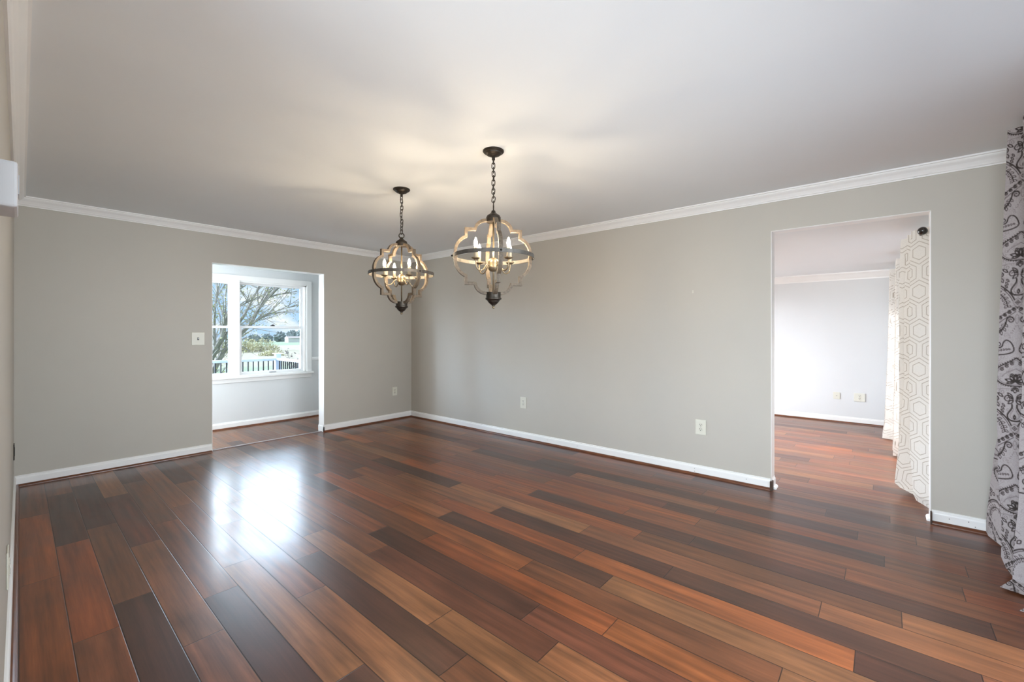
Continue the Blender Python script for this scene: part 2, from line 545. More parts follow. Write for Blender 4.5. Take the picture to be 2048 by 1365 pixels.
def build_floor():
    rng = random.Random(7)
    P, X0, LN = 0.147, 0.11, 1.22
    Y0, Y1 = -1.2, 6.85
    verts, faces, cols, sizes, uvs = [], [], [], [], []

    def xs(i, y):
        xc = X0 + P * i
        k = 0.02 * (5.5 - y)
        if xc > 3.95 or k < -0.05:
            k = max(0, k) * max(0.0, 1 - max(0, xc - 3.95) / 0.3) if xc > 3.95 else k
        return (xc - k) / (1 - k / 4) if xc < 4 else xc
    for r in range(-11, 54):
        js = JOINTS.get(r, [])
        known = {}
        if js:
            ph = js[0][0] % LN
        else:
            ph = rng.random() * LN
        ends = []
        k = math.floor((Y0 - ph) / LN) - 1
        while ph + k * LN < Y1 + LN:
            ends.append(ph + k * LN)
            k += 1
        for (y, a, b) in js:                       # snap to measured joints
            i = min(range(len(ends)), key=lambda q: abs(ends[q] - y))
            ends[i] = y
            known[i] = (a, b)
        for i in range(len(ends) - 1):
            ya, yb = max(ends[i], Y0), min(ends[i + 1], Y1)
            if yb - ya < 0.01:
                continue
            kd = known.get(i + 1, (0, None))[1] or known.get(i, (None, 0))[0] or rng.choice('DBCMMMMRTTTB')
            base = COL[kd]
            j = rng.uniform(0.9, 1.12)
            h = rng.uniform(0.93, 1.07)
            c = (base[0] * j, base[1] * j * h, base[2] * j * h, 1)
            n = len(verts)
            verts += [(xs(r, ya), ya, 0), (xs(r + 1, ya), ya, 0), (xs(r + 1, yb), yb, 0), (xs(r, yb), yb, 0)]
            faces.append((n, n + 1, n + 2, n + 3))
            w, l = P, ends[i + 1] - ends[i]
            o = ya - ends[i]
            cols.append(c)
            sizes.append((w, l, rng.random()))
            uvs += [(0, o), (w, o), (w, o + yb - ya), (0, o + yb - ya)]
    o = struct('floor', (verts, [], faces), floor_mat())
    me = o.data
    ca = me.attributes.new('plank_colour', 'FLOAT_COLOR', 'FACE')
    ca.data.foreach_set('color', np.array(cols, dtype=np.float32).ravel())
    sa = me.attributes.new('plank_size', 'FLOAT_VECTOR', 'FACE')
    sa.data.foreach_set('vector', np.array(sizes, dtype=np.float32).ravel())
    ul = me.uv_layers.new(name='plank_uv')
    ul.data.foreach_set('uv', np.array(uvs, dtype=np.float32).ravel())
    return o


build_floor()
struct('foundation', boxes((-1.6, 8.05, -1.15, 6.83, -0.3, -0.004)), M_EXT)

# ------------------------------------------------------------------ walls and ceilings
WB, WBT = 4.13, 0.12          # right wall face and thickness
WA, WAT = 5.556, 0.135        # back wall face and thickness
EXT = -0.85                   # street-side wall of the dining room
AEX = -0.36                   # street-side wall of the family room
FAR = 7.87
NW = 6.70                     # nook window wall
CEIL2 = 2.15
OA0, OA1, OAH = 1.505, 2.752, 2.056    # opening in the back wall
OB0, OB1, OBH = -0.2425, 0.711, 2.131  # opening in the right wall

struct('wall_back', boxes((-1.5, OA0, WA, WA + WAT, 0, H), (OA1, WB + WBT, WA, WA + WAT, 0, H), (OA0, OA1, WA, WA + WAT, OAH, H)), M_WALL)
struct('wall_right', boxes((WB, WB + WBT, OB1, WA, 0, H), (WB, WB + WBT, EXT, OB0, 0, H), (WB, WB + WBT, OB0, OB1, OBH, H)), M_WALL)
# left wall runs a touch off square; it stops at a wide cased opening where the photographer stands
LD = Vector((math.sin(math.radians(1.30)), math.cos(math.radians(1.30)), 0))
LN_ = Vector((LD.y, -LD.x, 0))                      # faces the room


def lw(d, off=0.0, z=0.0):
    """point along the left wall, d metres ahead of the camera, off metres out from the wall face"""
    p = LD * d + LN_ * (-0.04 + off)
    return Vector((p.x, p.y, z))


L0, L1 = 1.28, 5.56
bm = bmesh.new()
a = [lw(L0, 0), lw(L1, 0), lw(L1, -0.12), lw(L0, -0.12)]
lo = [bm.verts.new((p.x, p.y, 0)) for p in a]
hi = [bm.verts.new((p.x, p.y, H)) for p in a]
bm.faces.new(lo)
bm.faces.new(hi)
for i in range(4):
    bm.faces.new((lo[i], lo[(i + 1) % 4], hi[(i + 1) % 4], hi[i]))
struct('wall_left', bm, M_WALL)
struct('wall_front', boxes((-1.5, 0.75, EXT - 0.15, EXT, 0, H), (3.15, WB + WBT, EXT - 0.15, EXT, 0, H), (0.75, 3.15, EXT - 0.15, EXT, 2.15, H), (0.75, 3.15, EXT - 0.15, EXT, 0, 0.08)), M_WALL)
struct('wall_hall', boxes((-1.62, -1.5, EXT - 0.15, -0.6, 0, H), (-1.62, -1.5, 1.9, WA + WAT, 0, H), (-1.62, -1.5, -0.6, 1.9, 0, 0.3), (-1.62, -1.5, -0.6, 1.9, 2.1, H)), M_WALL)
struct('ceiling', boxes((-1.62, WB + WBT, EXT - 0.15, WA + WAT, H, H + 0.1)), M_CEIL)
# family room beyond the right wall
struct('wall_family_far', boxes((FAR, FAR + 0.15, AEX - 0.15, 3.7, 0, CEIL2 + 0.1)), M_WALLW)
struct('wall_family_side', boxes((WB + WBT, 4.8, 3.55, 3.7, 0, CEIL2 + 0.1), (7.2, FAR, 3.55, 3.7, 0, CEIL2 + 0.1), (4.8, 7.2, 3.55, 3.7, 0, 0.4), (4.8, 7.2, 3.55, 3.7, 2.0, CEIL2 + 0.1)), M_WALLW)
struct('wall_family_front', boxes((WB + WBT, 4.9, AEX - 0.15, AEX, 0, CEIL2 + 0.1), (6.0, 6.35, AEX - 0.15, AEX, 0, CEIL2 + 0.1), (6.95, FAR, AEX - 0.15, AEX, 0, CEIL2 + 0.1),
                                  (4.9, 6.0, AEX - 0.15, AEX, 2.02, CEIL2 + 0.1), (4.9, 6.0, AEX - 0.15, AEX, 0, 0.28),
                                  (6.35, 6.95, AEX - 0.15, AEX, 2.02, CEIL2 + 0.1), (6.35, 6.95, AEX - 0.15, AEX, 0, 0.28)), M_WALLW)
struct('ceiling_family', boxes((WB + WBT, FAR + 0.15, AEX - 0.15, 3.7, CEIL2, CEIL2 + 0.1)), M_CEIL)
# breakfast nook beyond the back wall
NX0, NX1 = 0.55, 4.25
WX0, WX1, WZ0, WZ1 = 1.13, 3.045, 0.70, 2.00
struct('wall_nook_window', boxes((NX0 - 0.15, WX0, NW, NW + 0.14, 0, H), (WX1, NX1 + 0.1, NW, NW + 0.14, 0, H), (WX0, WX1, NW, NW + 0.14, 0, WZ0), (WX0, WX1, NW, NW + 0.14, WZ1, H)), M_WALLW)
struct('wall_nook_left', boxes((NX0 - 0.15, NX0, WA + WAT, 5.80, 0, H), (NX0 - 0.15, NX0, 6.6, NW, 0, H), (NX0 - 0.15, NX0, 5.80, 6.6, 0, 0.6), (NX0 - 0.15, NX0, 5.80, 6.6, 2.0, H)), M_WALLW)
struct('wall_nook_right', boxes((NX1, NX1 + 0.1, WA + WAT, NW, 0, H)), M_WALLW)
struct('ceiling_nook', boxes((NX0 - 0.15, NX1 + 0.1, WA + WAT, NW + 0.14, H, H + 0.1)), M_CEIL)
struct('roof', boxes((-2.0, 8.4, -1.3, 7.15, 2.6, 2.75)), M_ROOF)

# ------------------------------------------------------------------ trim
CROWN = [(0, 0), (0, -0.078), (0.010, -0.078), (0.010, -0.070), (0.017, -0.066), (0.022, -0.056), (0.034, -0.040),
         (0.050, -0.026), (0.056, -0.018), (0.056, -0.013), (0.066, -0.010), (0.066, 0)]
BASE = [(0, 0), (0.013, 0), (0.013, 0.066), (0.011, 0.073), (0.006, 0.079), (0.006, 0.088), (0, 0.090)]
SHOE = [(0, 0)] + [(0.019 * math.cos(a * PI / 10), 0.019 * math.sin(a * PI / 10)) for a in range(6)]
up = Vector((0, 0, 1))
cb = lw(L1)
struct('trim_1', extrude_profile(bmesh.new(), CROWN, (lw(L1 - 0.004).x, WA, H), (WB, WA, H), (0, -1, 0), m0=1, m1=1), M_TRIM)
struct('trim_2', extrude_profile(bmesh.new(), CROWN, (WB, EXT, H), (WB, WA, H), (-1, 0, 0), m1=1), M_TRIM)
struct('trim_3', extrude_profile(bmesh.new(), CROWN, lw(L0, 0, H), lw(L1 - 0.004, 0, H), LN_, m1=1), M_TRIM)
CROWN2 = [(0, 0), (0, -0.105), (0.012, -0.105), (0.014, -0.09), (0.03, -0.07), (0.05, -0.04), (0.066, -0.022), (0.078, -0.018), (0.078, 0)]
struct('trim_4', extrude_profile(bmesh.new(), CROWN2, (FAR, AEX, CEIL2), (FAR, 3.55, CEIL2), (-1, 0, 0)), M_TRIM)


def baseboard(name, p0, p1, nrm, m0=0.0, m1=0.0, shoe=True, n=[4]):
    struct(name, extrude_profile(bmesh.new(), BASE, p0, p1, nrm, m0=m0, m1=m1), M_TRIM)
    if shoe:
        n[0] += 1
        q = Vector(nrm).normalized() * 0.013
        struct('trim_%d' % n[0], extrude_profile(bmesh.new(), SHOE, Vector(p0) + q, Vector(p1) + q, nrm, m0=m0, m1=m1), M_SHOE, smooth=False)


xl = lw(L1 - 0.004).x
baseboard('baseboard_back', (xl, WA, 0), (OA0 - 0.004, WA, 0), (0, -1, 0), m0=1)
baseboard('baseboard_back_right', (OA1 - 0.013, WA, 0), (WB, WA, 0), (0, -1, 0), m1=1)
baseboard('baseboard_right', (WB, OB1 + 0.004, 0), (WB, WA, 0), (-1, 0, 0), m1=1)
baseboard('baseboard_right_front', (WB, EXT, 0), (WB, OB0 - 0.004, 0), (-1, 0, 0))
baseboard('baseboard_left', lw(L0), lw(L1 - 0.004), LN_, m1=1)
baseboard('baseboard_nook', (NX0, NW, 0), (NX1, NW, 0), (0, -1, 0))
baseboard('baseboard_family', (FAR, AEX, 0), (FAR, 3.55, 0), (-1, 0, 0))
# the board wraps into the two openings
struct('baseboard_jamb', extrude_profile(bmesh.new(), BASE, (OA1, WA - 0.013, 0), (OA1, WA + WAT, 0), (-1, 0, 0)), M_TRIM)
bm = extrude_profile(bmesh.new(), BASE, (WB + 0.022, OB1, 0), (WB + WBT, OB1, 0), (0, -1, 0))
extrude_profile(bm, SHOE, (WB + 0.022, OB1 - 0.013, 0), (WB + WBT, OB1 - 0.013, 0), (0, -1, 0))
struct('baseboard_doorway', bm, M_TRIM)
bm = extrude_profile(bmesh.new(), SHOE, (WB + 0.015, OB0 + 0.002, 0), (WB + WBT, OB0 + 0.002, 0), (0, 1, 0))
struct('baseboard_doorway_near', bm, M_TRIM)
# raw brown ends of the boards at the doorway
struct('trim_20', boxes((WB - 0.034, WB + 0.022, OB1 - 0.014, OB1 + 0.004, 0, 0.074)), M_DARKEND)
struct('trim_21', boxes((WB - 0.034, WB + 0.008, OB0 - 0.004, OB0 + 0.004, 0, 0.078)), M_DARKEND)
# white lining of the two openings, with a thin painted corner edge
t_ = 0.004
struct('trim_22', boxes((OA0, OA0 + t_, WA - 0.001, WA + WAT, 0, OAH), (OA1 - t_, OA1, WA - 0.001, WA + WAT, 0, OAH), (OA0, OA1, WA - 0.001, WA + WAT, OAH - t_, OAH)), M_TRIM)
struct('trim_23', boxes((WB - 0.002, WB + WBT, OB0, OB0 + t_, 0, OBH), (WB - 0.002, WB + WBT, OB1 - t_, OB1, 0, OBH), (WB - 0.002, WB + WBT, OB0, OB1, OBH - t_, OBH)), M_TRIM)
struct('trim_24', boxes((OA0 + 0.004, OA1 - 0.013, WA + 0.03, WA + 0.075, 0, 0.006), bevel=0.002), M_THRESH)
# chair rail in the nook, right of the window
struct('trim_25', extrude_profile(bmesh.new(), [(0, 0), (0.012, 0.0), (0.022, 0.014), (0.022, 0.036), (0.012, 0.05), (0, 0.05)], (WX1 + 0.075, NW, 0.865), (NX1, NW, 0.865), (0, -1, 0)), M_TRIM)

# ------------------------------------------------------------------ nook window: double unit of two hung sashes
cz0, cz1 = WZ0, WZ1
cw = 0.07
win = struct('window_1', boxes((WX0 - cw, WX0, NW - 0.018, NW, cz0, cz1 + cw), (WX1, WX1 + cw, NW - 0.018, NW, cz0, cz1 + cw), (WX0, WX1, NW - 0.018, NW, cz1, cz1 + cw),
                               (WX0, WX0 + 0.03, NW, NW + 0.12, cz0, cz1), (WX1 - 0.03, WX1, NW, NW + 0.12, cz0, cz1), (WX0, WX1, NW, NW + 0.12, cz1 - 0.02, cz1), (WX0, WX1, NW, NW + 0.12, cz0 - 0.01, cz0 + 0.012),
                               (2.058, 2.135, NW - 0.012, NW + 0.12, cz0, cz1), bevel=0.0015), M_TRIM)
obj('window_sill', boxes((WX0 - cw - 0.02, WX1 + cw + 0.02, NW - 0.055, NW + 0.02, cz0 - 0.028, cz0), bevel=0.005), M_TRIM, win)
obj('window_apron', boxes((WX0 - cw, WX1 + cw, NW - 0.016, NW, cz0 - 0.085, cz0 - 0.028), bevel=0.003), M_TRIM, win)


def sash(name, x0, x1, z0, z1, y, bt, bb, st_):
    s = obj(name, boxes((x0, x0 + st_, y, y + 0.03, z0, z1), (x1 - st_, x1, y, y + 0.03, z0, z1), (x0 + st_, x1 - st_, y, y + 0.03, z1 - bt, z1), (x0 + st_, x1 - st_, y, y + 0.03, z0, z0 + bb), bevel=0.002), M_VINYL, win)
    obj('pane', boxes((x0 + st_, x1 - st_, y + 0.012, y + 0.016, z0 + bb, z1 - bt)), M_GLASS, s)
    return s


for (x0, x1) in ((WX0 + 0.03, 2.058), (2.135, WX1 - 0.03)):
    sash('upper_sash', x0, x1, 1.35, cz1 - 0.02, NW + 0.07, 0.025, 0.03, 0.032)
    lsash = sash('lower_sash', x0, x1, cz0 + 0.012, 1.385, NW + 0.038, 0.032, 0.036, 0.04)
    xm = (x0 + x1) / 2
    obj('sash_lock', boxes((xm - 0.03, xm + 0.03, NW + 0.032, NW + 0.062, 1.385, 1.398), (xm - 0.012, xm + 0.022, NW + 0.036, NW + 0.052, 1.398, 1.408), bevel=0.003), M_LOCK, lsash, label='dark sash lock')
    obj('lift_handle', boxes((xm - 0.045, xm + 0.045, NW + 0.026, NW + 0.04, cz0 + 0.016, cz0 + 0.032), bevel=0.003), M_LIFT, lsash, label='grey lift handle')

# other window frames that carry the daylight (main room and family room street side)
w2 = struct('window_2', boxes((0.75, 0.83, EXT - 0.12, EXT + 0.012, 0.08, 2.15), (3.07, 3.15, EXT - 0.12, EXT + 0.012, 0.08, 2.15), (0.83, 3.07, EXT - 0.12, EXT + 0.012, 2.08, 2.15), (0.83, 3.07, EXT - 0.12, EXT + 0.012, 0.08, 0.15)), M_TRIM)
w3 = struct('window_3', boxes((4.9, 4.95, AEX - 0.12, AEX + 0.012, 0.28, 2.02), (5.95, 6.0, AEX - 0.12, AEX + 0.012, 0.28, 2.02), (4.95, 5.95, AEX - 0.12, AEX + 0.012, 1.97, 2.02), (4.95, 5.95, AEX - 0.12, AEX + 0.012, 0.28, 0.33)), M_TRIM)
w4 = struct('window_4', boxes((6.35, 6.4, AEX - 0.12, AEX + 0.012, 0.28, 2.02), (6.9, 6.95, AEX - 0.12, AEX + 0.012, 0.28, 2.02), (6.4, 6.9, AEX - 0.12, AEX + 0.012, 1.97, 2.02), (6.4, 6.9, AEX - 0.12, AEX + 0.012, 0.28, 0.33)), M_TRIM)

# ------------------------------------------------------------------ chandeliers
def arc(p0, p1, bulge, n=10):
    """points from p0 to p1 along a circular arc; bulge is the sagitta, to the left of the way"""
    p0, p1 = Vector(p0), Vector(p1)
    ch = p1 - p0
    c = ch.length
    s = bulge
    if abs(s) < 1e-6:
        return [p0, p1]
    R = (c * c / 4 + s * s) / (2 * abs(s))
    nrm = Vector((-ch.y, ch.x)).normalized() * (1 if s > 0 else -1)
    mid = (p0 + p1) / 2 + nrm * (abs(s) - R)
    a0 = math.atan2(p0.y - mid.y, p0.x - mid.x)
    a1 = math.atan2(p1.y - mid.y, p1.x - mid.x)
    d = a1 - a0
    while d > PI:
        d -= 2 * PI
    while d < -PI:
        d += 2 * PI
    return [Vector((mid.x + R * math.cos(a0 + d * i / n), mid.y + R * math.sin(a0 + d * i / n))) for i in range(n + 1)]


def offset_line(pts, d):
    out = []
    n = len(pts)
    for i in range(n):
        a = pts[i] - pts[i - 1] if i > 0 else pts[1] - pts[0]
        b = pts[i + 1] - pts[i] if i < n - 1 else a
        a, b = a.normalized(), b.normalized()
        na, nb = Vector((-a.y, a.x)), Vector((-b.y, b.x))
        m = na + nb
        m = m / max(m.length, 1e-6)
        out.append(pts[i] + m * (d / max(0.35, m.dot(na))))
    return out


def rib_bm(width=0.024, th=0.018):
    """quarter of the quatrefoil cage: profile in (radius, height) extruded across its width"""
    top = arc((0.040, 0.238), (0.124, 0.178), 0.019, 8) + [Vector((0.183, 0.178)), Vector((0.183, 0.128))] + arc((0.193, 0.123), (0.246, 0.0), 0.022, 10)
    bot = [Vector((p.x, -p.y)) for p in reversed(top)][1:]
    pts = top + bot
    inn = offset_line(pts, -th)
    bm = bmesh.new()
    rows = []
    for o, i in zip(pts, inn):
        rows.append([bm.verts.new((o.x, -width / 2, o.y)), bm.verts.new((o.x, width / 2, o.y)), bm.verts.new((i.x, width / 2, i.y)), bm.verts.new((i.x, -width / 2, i.y))])
    for a, b in zip(rows, rows[1:]):
        for k in range(4):
            bm.faces.new((a[k], a[(k + 1) % 4], b[(k + 1) % 4], b[k]))
    bm.faces.new(rows[0])
    bm.faces.new(rows[-1][::-1])
    return bm


def make_chandelier(label, loc, rot, eq, hook, swing, turn):
    """loc: ceiling point; eq: height of the hoop below the ceiling; hook: ring style at the cap"""
    t = thing('chandelier', label, 'chandelier', loc, rot, 'matching quatrefoil chandeliers')
    z0 = -eq
    obj('ceiling_canopy', lathe(bmesh.new(), [(0, 0.0), (0.066, 0.0), (0.067, -0.006), (0.062, -0.012), (0.052, -0.015), (0.050, -0.020), (0.040, -0.028), (0.024, -0.033), (0.022, -0.036), (0.010, -0.040), (0.010, -0.058), (0.006, -0.062), (0, -0.062)], 40), M_BRONZE, t)
    ztop = z0 + 0.238
    obj('top_cap', lathe(bmesh.new(), [(0, 0.055), (0.012, 0.055), (0.014, 0.045), (0.022, 0.036), (0.040, 0.024), (0.046, 0.012), (0.046, -0.018), (0, -0.018)], 28), M_BRONZE, t, smooth=False, loc=(0, 0, ztop))
    ringr = 0.020
    bm = bmesh.new()
    zr = ztop + 0.055 + ringr - 0.006
    tube(bm, [(ringr * math.cos(a * PI / 10), 0, zr + ringr * math.sin(a * PI / 10)) for a in range(20)], 0.0042, 8, closed=True)
    obj('hanging_ring', bm, M_BRONZE, t, smooth=True, rot=(0, 0, hook))
    # chain: links alternate, hanging with a slight zigzag
    zt, zb = -0.055, zr + ringr - 0.004
    n = 11
    pitch = (zt - zb) / n
    rng = random.Random(int(swing * 100))
    for i in range(n):
        zc = zt - (i + 0.5) * pitch
        lh, lwid = pitch * 0.5 + 0.0055, 0.0098
        bm = bmesh.new()
        pts = []
        for a in range(16):
            ang = a * PI / 8
            cz = math.sin(ang)
            pts.append((lwid * math.cos(ang), 0, (lh - lwid) * (1 if cz > 0.01 else (-1 if cz < -0.01 else 0)) + lwid * cz))
        tube(bm, pts, 0.0030, 6, closed=True)
        dx = 0.006 * math.sin(i * 1.15 + swing) * math.sin(PI * (i + 0.5) / n)
        o = obj('chain_link', bm, M_BRONZE, t, smooth=True, loc=(dx, 0, zc), rot=(0.0, rng.uniform(-0.16, 0.16), (PI / 2 if i % 2 else 0.15) + rng.uniform(-0.3, 0.3)))
    for k in range(4):
        r = obj('cage_rib', rib_bm(), M_WOOD, t, loc=(0, 0, z0), rot=(0, 0, k * PI / 2))
    bm = bmesh.new()
    lathe(bm, [(0.2525, -0.0115), (0.2565, -0.0115), (0.2565, 0.0115), (0.2525, 0.0115), (0.2525, -0.0115)], 64)
    obj('hoop_band', bm, M_HOOP, t, loc=(0, 0, z0))
    for k in range(4):
        bm = lathe(bmesh.new(), [(0, 0), (0.0065, 0.0), (0.0065, 0.004), (0.003, 0.010), (0, 0.011)], 10, M=Matrix.Rotation(PI / 2, 4, 'Y'))
        obj('hoop_screw', bm, M_BRONZE, t, smooth=True, loc=(0.256 * math.cos(k * PI / 2), 0.256 * math.sin(k * PI / 2), z0), rot=(0, 0, k * PI / 2))
    obj('centre_rod', lathe(bmesh.new(), [(0, -0.235), (0.0055, -0.235), (0.0055, 0.225), (0, 0.225)], 12), M_BRASS, t, smooth=True, loc=(0, 0, z0))
    obj('hub_ball', lathe(bmesh.new(), [(0, 0.026), (0.010, 0.025), (0.030, 0.010), (0.0355, -0.010), (0.0345, -0.034), (0.036, -0.036), (0.0345, -0.040), (0.030, -0.053), (0.018, -0.062), (0.008, -0.065), (0, -0.065)], 28), M_BRASS, t, smooth=True, loc=(0, 0, z0 - 0.028))
    bc = obj('bottom_cap', lathe(bmesh.new(), [(0, 0.030), (0.046, 0.030), (0.046, -0.004), (0.051, -0.007), (0.051, -0.014), (0.038, -0.024), (0.034, -0.032), (0.020, -0.046), (0.012, -0.050), (0.010, -0.057), (0, -0.057)], 28), M_BRONZE, t, loc=(0, 0, z0 - 0.252))
    obj('bottom_finial', lathe(bmesh.new(), [(0, -0.052), (0.005, -0.055), (0.0095, -0.063), (0.0085, -0.070), (0, -0.074)], 14), M_BRASS, bc, smooth=True)
    for k in range(4):
        ang = PI / 4 + k * PI / 2 + math.radians(turn)
        R_ = Matrix.Rotation(ang, 4, 'Z')
        pts = [(0.030, 0, -0.058), (0.046, 0, -0.050), (0.062, 0, -0.060), (0.080, 0, -0.082), (0.100, 0, -0.094), (0.122, 0, -0.090), (0.137, 0, -0.074), (0.142, 0, -0.050), (0.142, 0, -0.030)]
        sm = []
        for i in range(len(pts) - 1):      # catmull-rom
            P = [Vector(pts[max(0, min(len(pts) - 1, i + j))]) for j in (-1, 0, 1, 2)]
            for q in range(4):
                u = q / 4
                sm.append(0.5 * ((2 * P[1]) + (-P[0] + P[2]) * u + (2 * P[0] - 5 * P[1] + 4 * P[2] - P[3]) * u * u + (-P[0] + 3 * P[1] - 3 * P[2] + P[3]) * u ** 3))
        sm.append(Vector(pts[-1]))
        arm = obj('candle_arm', tube(bmesh.new(), sm, 0.0042, 8), M_BRASS, t, smooth=True, loc=(0, 0, z0), rot=(0, 0, ang))
        obj('drip_pan', lathe(bmesh.new(), [(0, -0.031), (0.010, -0.031), (0.024, -0.024), (0.028, -0.019), (0.0265, -0.018), (0.012, -0.024), (0, -0.024)], 20, cx=0.142), M_BRASS, arm, smooth=True)
        obj('candle_sleeve', lathe(bmesh.new(), [(0, -0.026), (0.0108, -0.026), (0.0108, 0.046), (0.008, 0.048), (0, 0.048)], 16, cx=0.142), M_CANDLE, arm, smooth=True)
        obj('flame_bulb', lathe(bmesh.new(), [(0, 0.046), (0.006, 0.047), (0.0105, 0.058), (0.0118, 0.067), (0.0100, 0.080), (0.0060, 0.093), (0.0022, 0.103), (0, 0.105)], 14, cx=0.142), M_BULB, arm, smooth=True)
    return t


# view bearings of the two lamps set how their cages are turned
make_chandelier('chandelier hung nearer the camera, its quatrefoil cage seen face on', (2.028, 1.880, H), PI / 2 - math.atan2(2.028, 1.88) + math.radians(10), 0.672, -0.17, 0.7, -14.5)
make_chandelier('farther chandelier near the room corner, its quatrefoil cage seen turned at an angle', (2.096, 2.946, H), PI / 2 - math.atan2(2.096, 2.946) + math.radians(32), 0.680, 1.0, 2.1, 37)


# ------------------------------------------------------------------ wall plates
def plate(w, h, m, bev=0.004):
    return boxes((-w / 2, w / 2, -0.007, 0.0, -h / 2, h / 2), bevel=bev)


def outlet(label, loc, rotz, w=0.092, h=0.136, m=None, pitch=0.020, group=None):
    """local -y faces the room"""
    m = m or M_PLATE
    t = thing('wall_outlet', label, 'outlet', loc, rotz, group)
    obj('cover_plate', plate(w, h, m), m, t)
    for s in (-1, 1):
        z = s * pitch
        bm = lathe(bmesh.new(), [(0, 0.0), (0.0165, 0.0), (0.0165, 0.0022), (0.0155, 0.003), (0, 0.003)], 20, M=Matrix.Translation((0, -0.0065, z)) @ Matrix.Rotation(PI / 2, 4, 'X'))
        r = obj('receptacle', bm, m, t)
        for sx in (-0.0062, 0.0062):
            obj('slot', boxes((sx - 0.0016, sx + 0.0016, -0.0102, -0.0092, z + 0.0005, z + 0.0105)), M_SLOT, r)
        obj('slot', boxes((-0.0032, 0.0032, -0.0102, -0.0092, z - 0.0105, z - 0.0045)), M_SLOT, r)
    obj('screw', lathe(bmesh.new(), [(0, 0), (0.0035, 0), (0.0025, 0.0012), (0, 0.0014)], 10, M=Matrix.Translation((0, -0.007, 0)) @ Matrix.Rotation(PI / 2, 4, 'X')), M_SCREW, t)
    return t


outlet('ivory outlet on the right wall, nearer the doorway', (WB, 1.267, 0.437), -PI / 2)
outlet('ivory outlet on the right wall, between the back corner and the hanging lamps', (WB, 3.332, 0.442), -PI / 2)
outlet('beige outlet on the back wall, between the opening and the room corner', (3.829, WA, 0.4175), 0, 0.085, 0.125, M_PLATE)
outlet('wider ivory outlet on the far white room wall, beside the curtain', (FAR, 0.2665, 0.377), -PI / 2, 0.125, 0.118, M_PLATE)
t = thing('cable_jack', 'small square cable jack plate on the far white room wall', 'wall jack', (FAR, 0.527, 0.380), -PI / 2)
obj('cover_plate', plate(0.080, 0.098, M_PLATE), M_PLATE, t)
obj('jack', lathe(bmesh.new(), [(0, 0), (0.0075, 0), (0.0075, 0.006), (0.004, 0.007), (0, 0.007)], 12, M=Matrix.Translation((0, -0.007, 0)) @ Matrix.Rotation(PI / 2, 4, 'X')), M_SCREW, t)
t = thing('light_switch', 'cream switch plate on the back wall, left of the opening', 'switch', (1.378, WA, 1.228), 0)
obj('cover_plate', plate(0.116, 0.136, M_PLATE), M_PLATE, t)
tg = obj('toggle', boxes((-0.005, 0.005, -0.016, -0.006, -0.004, 0.010), bevel=0.001), M_LIFT, t, label='small grey toggle')
obj('toggle_slot', boxes((-0.008, 0.008, -0.0082, -0.0068, -0.014, 0.014)), M_SLOT, tg)
lrot = math.radians(90) - math.radians(1.30)
outlet('ivory outlet low on the left wall, near the bottom picture edge', lw(2.74, 0.0, 0.335), lrot, 0.115, 0.15)
t = thing('dark_outlet', 'outlet seen edge on, coloured dark for its edge shade, at the far end of the left wall', 'outlet', lw(5.2, 0.0, 0.36), lrot)
obj('cover_plate', plate(0.08, 0.125, M_SHADEPL), M_SHADEPL, t)
obj('receptacle', boxes((-0.017, 0.017, -0.0085, -0.006, -0.034, 0.034), bevel=0.001), M_SHADEPL, t)

# nail holes left along the right baseboard
bm = bmesh.new()
for (y, z) in ((2.968, 0.052), (2.565, 0.05), (1.318, 0.056), (1.318, 0.030), (0.893, 0.05), (-0.33, 0.05), (-0.42, 0.055), (-0.45, 0.03)):
    lathe(bm, [(0, 0.0), (0.0028, 0.0), (0.0028, 0.0006), (0, 0.0006)], 8, M=Matrix.Translation((WB - 0.0128, y, z)) @ Matrix.Rotation(-PI / 2, 4, 'Y'))
struct('trim_26', bm, M_SLOT)
t = thing('nail', 'tiny dark nail left high on the right wall, right of the nearer chandelier', 'nail', (WB, 2.40, 1.998))
obj('nail_head', lathe(bmesh.new(), [(0, 0), (0.0018, 0), (0.0018, 0.010), (0.0038, 0.010), (0.003, 0.012), (0, 0.012)], 10, M=Matrix.Rotation(-PI / 2, 4, 'Y')), M_SCREW, t)
t = thing('wall_anchor', 'small beige wall anchor left in the right wall, above the nearer outlet', 'wall anchor', (WB, 1.337, 1.669))
for z in (-0.007, 0.007):
    obj('anchor_socket', lathe(bmesh.new(), [(0, 0), (0.005, 0), (0.005, 0.0015), (0.003, 0.002), (0, 0.001)], 12, M=Matrix.Translation((0, 0, z)) @ Matrix.Rotation(-PI / 2, 4, 'Y')), M_PLATE, t)

# white control box high on the left wall, at the picture edge
t = thing('thermostat', 'white rounded box mounted high on the left wall', 'thermostat', lw(1.415, 0.0, 1.602), lrot)
obj('case', boxes((-0.065, 0.065, -0.036, 0.0, -0.047, 0.047), bevel=0.005), M_GREYPL, t)
obj('display', boxes((-0.03, 0.03, -0.0375, -0.0355, -0.012, 0.028), bevel=0.0008), M_LIFT, t)


